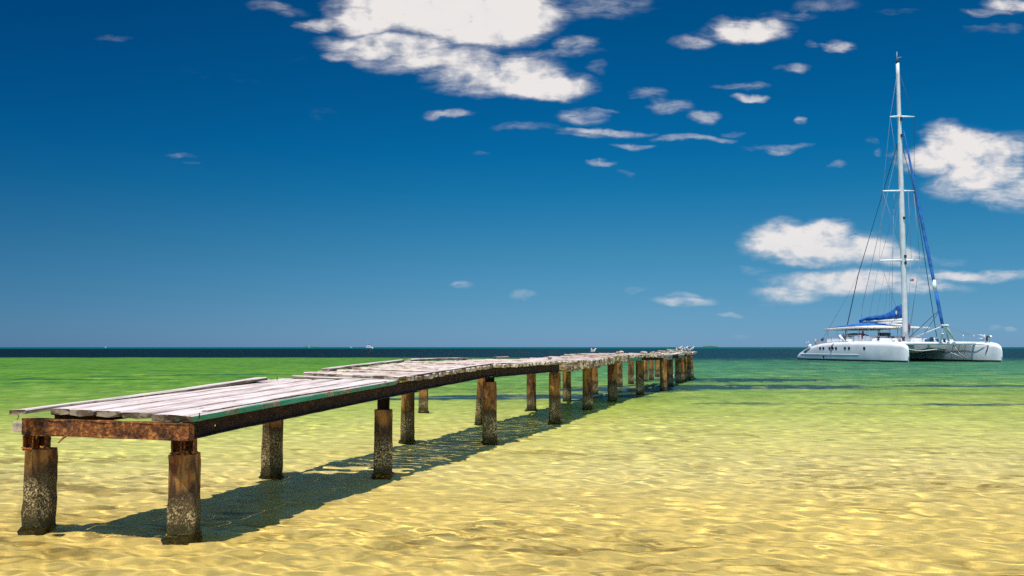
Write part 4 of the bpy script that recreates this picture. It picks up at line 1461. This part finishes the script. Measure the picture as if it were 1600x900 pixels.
ln = cpart('bow_lamp', bm, M['white'], None, True)
ctube('lamp_bracket', [q + Vector((-0.06, -0.35, 0)), q + Vector((-.02, -0.1, 0))], 0.11, M['dark'], ln)
ctube('lamp_post', [q, q + Vector((-0.25, 0, -0.65))], 0.03, M['steel'], ln)
# black rubbing line and a rope on the far hull's inner side
ctube('rope_line', [hull_side(s, z, yf, -1, 0.03) for s, z in ((9.5, 1.05), (7.5, 1.35), (6.5, 1.30), (5.6, 1.42), (4.6, 1.38), (3.9, 1.20), (3.2, 1.30), (2.2, 1.75), (1.5, 2.0))], 0.022, M['wire_pale'])
ctube('rub_strip', [hull_side(s, hull_top(s) - 0.26, yf, -1, 0.015) for s in np.linspace(1.5, 8.5, 10)], 0.035, M['grey_mark'])
ctube('anchor_roller', [hull_side(1.5, 2.02, yf, -1, 0.05), hull_side(1.6, 1.6, yf, -1, 0.04), hull_side(1.9, 0.95, yf, -1, 0.03)], [0.10, 0.06, 0.03], M['wire'], None, 6)
# mooring bridle into the water
hit = CWI @ on_z(1515, 564.6, -0.05)
ctube('mooring_rope', [cp(1475.5, 544.5, x=-4.2), cp(1490, 552.5, x=-2.4), hit], 0.055, M['rope'])
ctube('mooring_rope', [cp(1490, 540, x=-3.7), cp(1502, 553.5, x=-2.2), hit], 0.055, M['rope'])
ctube('mooring_rope', [cp(1419.5, 545.5, x=-0.1), cp(1432, 548, x=-1.5), cp(1442, 548.2, x=-2.4), cp(1460, 546, x=-3.4), cp(1475.5, 544.5, x=-4.2)], 0.05, M['rope'])
ctube('mooring_rope', [cp(1440, 551.5, x=-8.0), cp(1449, 557.5, x=-6.0), CWI @ on_z(1459, 563.2, -0.05)], 0.05, M['rope_blue'])


# ------------------------------------------------------------------ far boats and land on the horizon
def far_hull(bm, L, W, H):
    rings = []
    for q in np.linspace(0, 1, 9):
        w = W / 2 * min(1.0, (1 - q) * 2.6) ** 0.7 + 0.02
        h = H * (0.8 + 0.35 * q * q)
        x = -L / 2 + L * q
        rings.append([Vector((x, -w, h)), Vector((x + 0.05 * L * (q > .8), -w * 0.8, 0.0)), Vector((x, 0, -0.4)), Vector((x + 0.05 * L * (q > .8), w * 0.8, 0.0)), Vector((x, w, h))])
    loft(bm, rings)


def far_base(px, d):
    p = at(px, 540, d)
    return Vector((p.x, p.y, 0))


b = far_base(577.5, 1300)
yacht = empty('motor_yacht', b, R(-18))
tag(yacht, 'small white motor yacht with a tall flybridge far out on the horizon', 'motor yacht')
bm = bmesh.new()
far_hull(bm, 11.0, 3.6, 1.9)
yh = from_bm('hull', bm, yacht, M['white'])
bm = bmesh.new()
far_hull(bm, 10.2, 3.7, 0.55)
from_bm('boot_top', bm, yh, M['antifoul'])
bm = bmesh.new()
box(bm, (-4.2, -1.5, 1.6), (1.8, 1.5, 3.6), 0.2)
yc_ = from_bm('cabin', bm, yacht, M['white'])
bm = bmesh.new()
box(bm, (-3.2, -1.56, 2.4), (1.2, 1.56, 3.1), 0.05)
from_bm('window', bm, yc_, M['glass'])
bm = bmesh.new()
box(bm, (-3.4, -1.4, 3.62), (0.4, 1.4, 4.9), 0.2)
from_bm('flybridge', bm, yacht, M['white'])
bm = bmesh.new()
box(bm, (-3.0, -1.45, 4.95), (0.0, 1.45, 5.8), 0.1)
from_bm('windscreen', bm, yacht, M['blue_cloth'])
bm = bmesh.new()
box(bm, (-3.4, -1.6, 5.85), (0.5, 1.6, 7.0), 0.45)
from_bm('canopy', bm, yacht, plain('faded_red_canvas', (0.62, 0.36, 0.31), 0.8, 0.1))
for sx in (-3.2, 0.2):
    bm = bmesh.new()
    tube(bm, [(sx, 0, 4.9), (sx, 0, 6.2)], 0.1, 6)
    from_bm('canopy_post', bm, yacht, M['steel'])

b = far_base(548.5, 2400)
sb = empty('speedboat', b, R(10))
tag(sb, 'tiny white speedboat on the horizon left of the motor yacht', 'boat')
bm = bmesh.new()
far_hull(bm, 5.6, 2.2, 1.5)
from_bm('hull', bm, sb, M['white'])
bm = bmesh.new()
box(bm, (-1.6, -0.8, 1.2), (0.8, 0.8, 2.7), 0.2)
from_bm('cabin', bm, sb, M['white'])

b = far_base(483, 3200)
sl_ = empty('sailboat', b, R(20))
tag(sl_, 'tiny sailboat before the low green island on the left of the horizon', 'sailboat')
bm = bmesh.new()
far_hull(bm, 7.5, 2.4, 1.3)
from_bm('hull', bm, sl_, M['white'])
bm = bmesh.new()
vs = [bm.verts.new(p) for p in ((-2.6, 0.05, 1.8), (0.6, 0.05, 1.8), (0.4, 0.05, 8.6), (-2.6, -0.05, 1.8), (0.6, -0.05, 1.8), (0.4, -0.05, 8.6))]
for f in ((0, 1, 2), (5, 4, 3), (0, 3, 4, 1), (1, 4, 5, 2), (2, 5, 3, 0)):
    bm.faces.new([vs[k] for k in f])
from_bm('sail', bm, sl_, M['cream'])
bm = bmesh.new()
tube(bm, [(0.7, 0, 1.0), (0.7, 0, 9.2)], 0.09, 6)
from_bm('mast', bm, sl_, M['steel'])

b = far_base(165, 2600)
lb = empty('fishing_boat', b, R(-30))
tag(lb, 'tiny white fishing boat alone on the horizon at the far left', 'boat')
bm = bmesh.new()
far_hull(bm, 6.0, 2.2, 1.4)
from_bm('hull', bm, lb, M['white'])
bm = bmesh.new()
box(bm, (-1.2, -0.8, 1.2), (0.9, 0.8, 3.2), 0.2)
from_bm('cabin', bm, lb, M['white'])

M['mangrove'] = plain('distant_mangrove', (0.020, 0.085, 0.050), 0.95, 0.4, 0.05)


def island(px0, px1, d, h, label, seed):
    a, c = at(px0, 542, d), at(px1, 542, d)
    rnd = random.Random(seed)
    bm = bmesh.new()
    rings = []
    n = 40
    for i in range(n + 1):
        q = i / n
        x = a.x + (c.x - a.x) * q
        hh = h * (math.sin(math.pi * q) ** 0.45) * (0.75 + 0.35 * rnd.random()) + 0.1
        w = 40 * math.sin(math.pi * q) ** 0.5 + 2
        rings.append([Vector((x, d - w, -1)), Vector((x, d - w * 0.8, hh * 0.8)), Vector((x, d - w * 0.2, hh)), Vector((x, d + w * 0.5, hh * 0.85)), Vector((x, d + w, -1))])
    loft(bm, rings)
    o = from_bm('island', bm, None, M['mangrove'])
    tag(o, label, 'island', kind='structure')


island(473, 499, 5200, 6.0, 'low green island on the horizon behind the tiny sailboat', 1)
island(1097, 1122, 5200, 9.0, 'low green island on the horizon right of the end of the pier', 2)


# ------------------------------------------------------------------ sea birds
M['feather'] = plain('white_feathers', (0.72, 0.70, 0.67), 0.9, 0.08, 30.0)
M['wing'] = plain('grey_wing', (0.33, 0.33, 0.34), 0.9, 0.2, 30.0)
M['bill'] = plain('orange_bill', (0.5, 0.16, 0.03), 0.6, 0.1)


def make_tern():
    """one resting tern, beak along +x, feet at the origin"""
    root = empty('sea_bird')
    bm = bmesh.new()
    sec = [(-0.21, 0.125, 0.006, 0.004), (-0.15, 0.128, 0.022, 0.014), (-0.09, 0.132, 0.042, 0.036), (-0.03, 0.134, 0.056, 0.056), (0.03, 0.142, 0.058, 0.062),
           (0.075, 0.165, 0.046, 0.055), (0.098, 0.20, 0.033, 0.040), (0.112, 0.232, 0.033, 0.034), (0.135, 0.238, 0.030, 0.030), (0.156, 0.236, 0.018, 0.018), (0.168, 0.234, 0.006, 0.006)]
    rings = []
    for (x, z, w, h) in sec:
        rings.append([Vector((x, w * math.cos(a), z + h * math.sin(a))) for a in [2 * math.pi * k / 10 for k in range(10)]])
    loft(bm, rings)
    from_bm('body', bm, root, M['feather'], True)
    for sg in (-1, 1):
        bm = bmesh.new()
        rings = []
        for (x, y, z, w, h) in ((0.06, 0.052, 0.162, 0.008, 0.022), (0.0, 0.060, 0.152, 0.012, 0.036), (-0.08, 0.052, 0.145, 0.011, 0.032), (-0.17, 0.028, 0.136, 0.008, 0.018), (-0.26, 0.012, 0.132, 0.003, 0.006)):
            rings.append([Vector((x, sg * y + w * math.cos(a), z + h * math.sin(a))) for a in [2 * math.pi * k / 8 for k in range(8)]])
        loft(bm, rings)
        from_bm('wing', bm, root, M['wing'], True)
        bm = bmesh.new()
        tube(bm, [(0.012, sg * 0.022, 0.10), (0.006, sg * 0.022, 0.05), (0.010, sg * 0.022, 0.0), (0.035, sg * 0.024, 0.003)], [0.008, 0.005, 0.005, 0.004], 5)
        from_bm('leg', bm, root, M['bill'])
    bm = bmesh.new()
    tube(bm, [(0.155, 0, 0.236), (0.19, 0, 0.231), (0.225, 0, 0.224)], [0.010, 0.007, 0.002], 6)
    from_bm('bill', bm, root, M['bill'], True)
    return root


BIRDS = [  # px, py of the feet, depth, heading, scale, label
    (1048.8, 551.2, 44.5, 215, 0.61, 'small tern standing apart at the near end of the flock on the pier'),
    (1057.5, 550.0, 46.6, 250, 0.82, 'leftmost crouching tern of the main flock on the broken pier end'),
    (1062.6, 547.2, 47.6, 330, 0.85, 'upright tern first of the three raised against the skyline on the pier end'),
    (1065.6, 549.8, 47.4, 280, 0.82, 'tern just right of and below the first upright one on the pier end'),
    (1067.4, 553.4, 46.8, 205, 0.78, 'low white tern at the front edge in the middle of the flock'),
    (1072.0, 547.2, 49.0, 350, 0.85, 'upright tern in the middle of the skyline row on the pier end'),
    (1070.2, 549.4, 48.6, 235, 0.78, 'tern close beside the middle upright one facing the shore'),
    (1075.6, 549.6, 49.8, 215, 0.82, 'white tern between the middle and the last upright birds'),
    (1078.6, 550.2, 50.4, 300, 0.82, 'tern just left of the last bird on the tip of the pier'),
    (1082.4, 547.6, 51.6, 320, 0.88, 'last upright tern highest at the seaward tip of the pier'),
    (1081.6, 555.2, 51.0, 330, 0.88, 'large white bird low on the tilted plank at the pier tip'),
    (1063.0, 555.0, 46.4, 245, 0.65, 'small bird lowest in the flock on the front planks'),
    (925.0, 551.8, 28.6, 255, 0.58, 'left one of two small white birds on the middle of the deck'),
    (928.4, 551.8, 28.9, 320, 0.58, 'right one of two small white birds on the middle of the deck'),
]
proto = make_tern()
for k, (px, py, d, hd, s, lab) in enumerate(BIRDS):
    o = proto if k == 0 else copy_tree(proto)
    o.location = at(px, py, d)
    o.rotation_euler = (0, R(-8 if hd % 50 == 20 else 0), R(hd))
    o.scale = (s * 1.0,) * 3
    tag(o, lab, 'bird', 'terns resting on the pier')
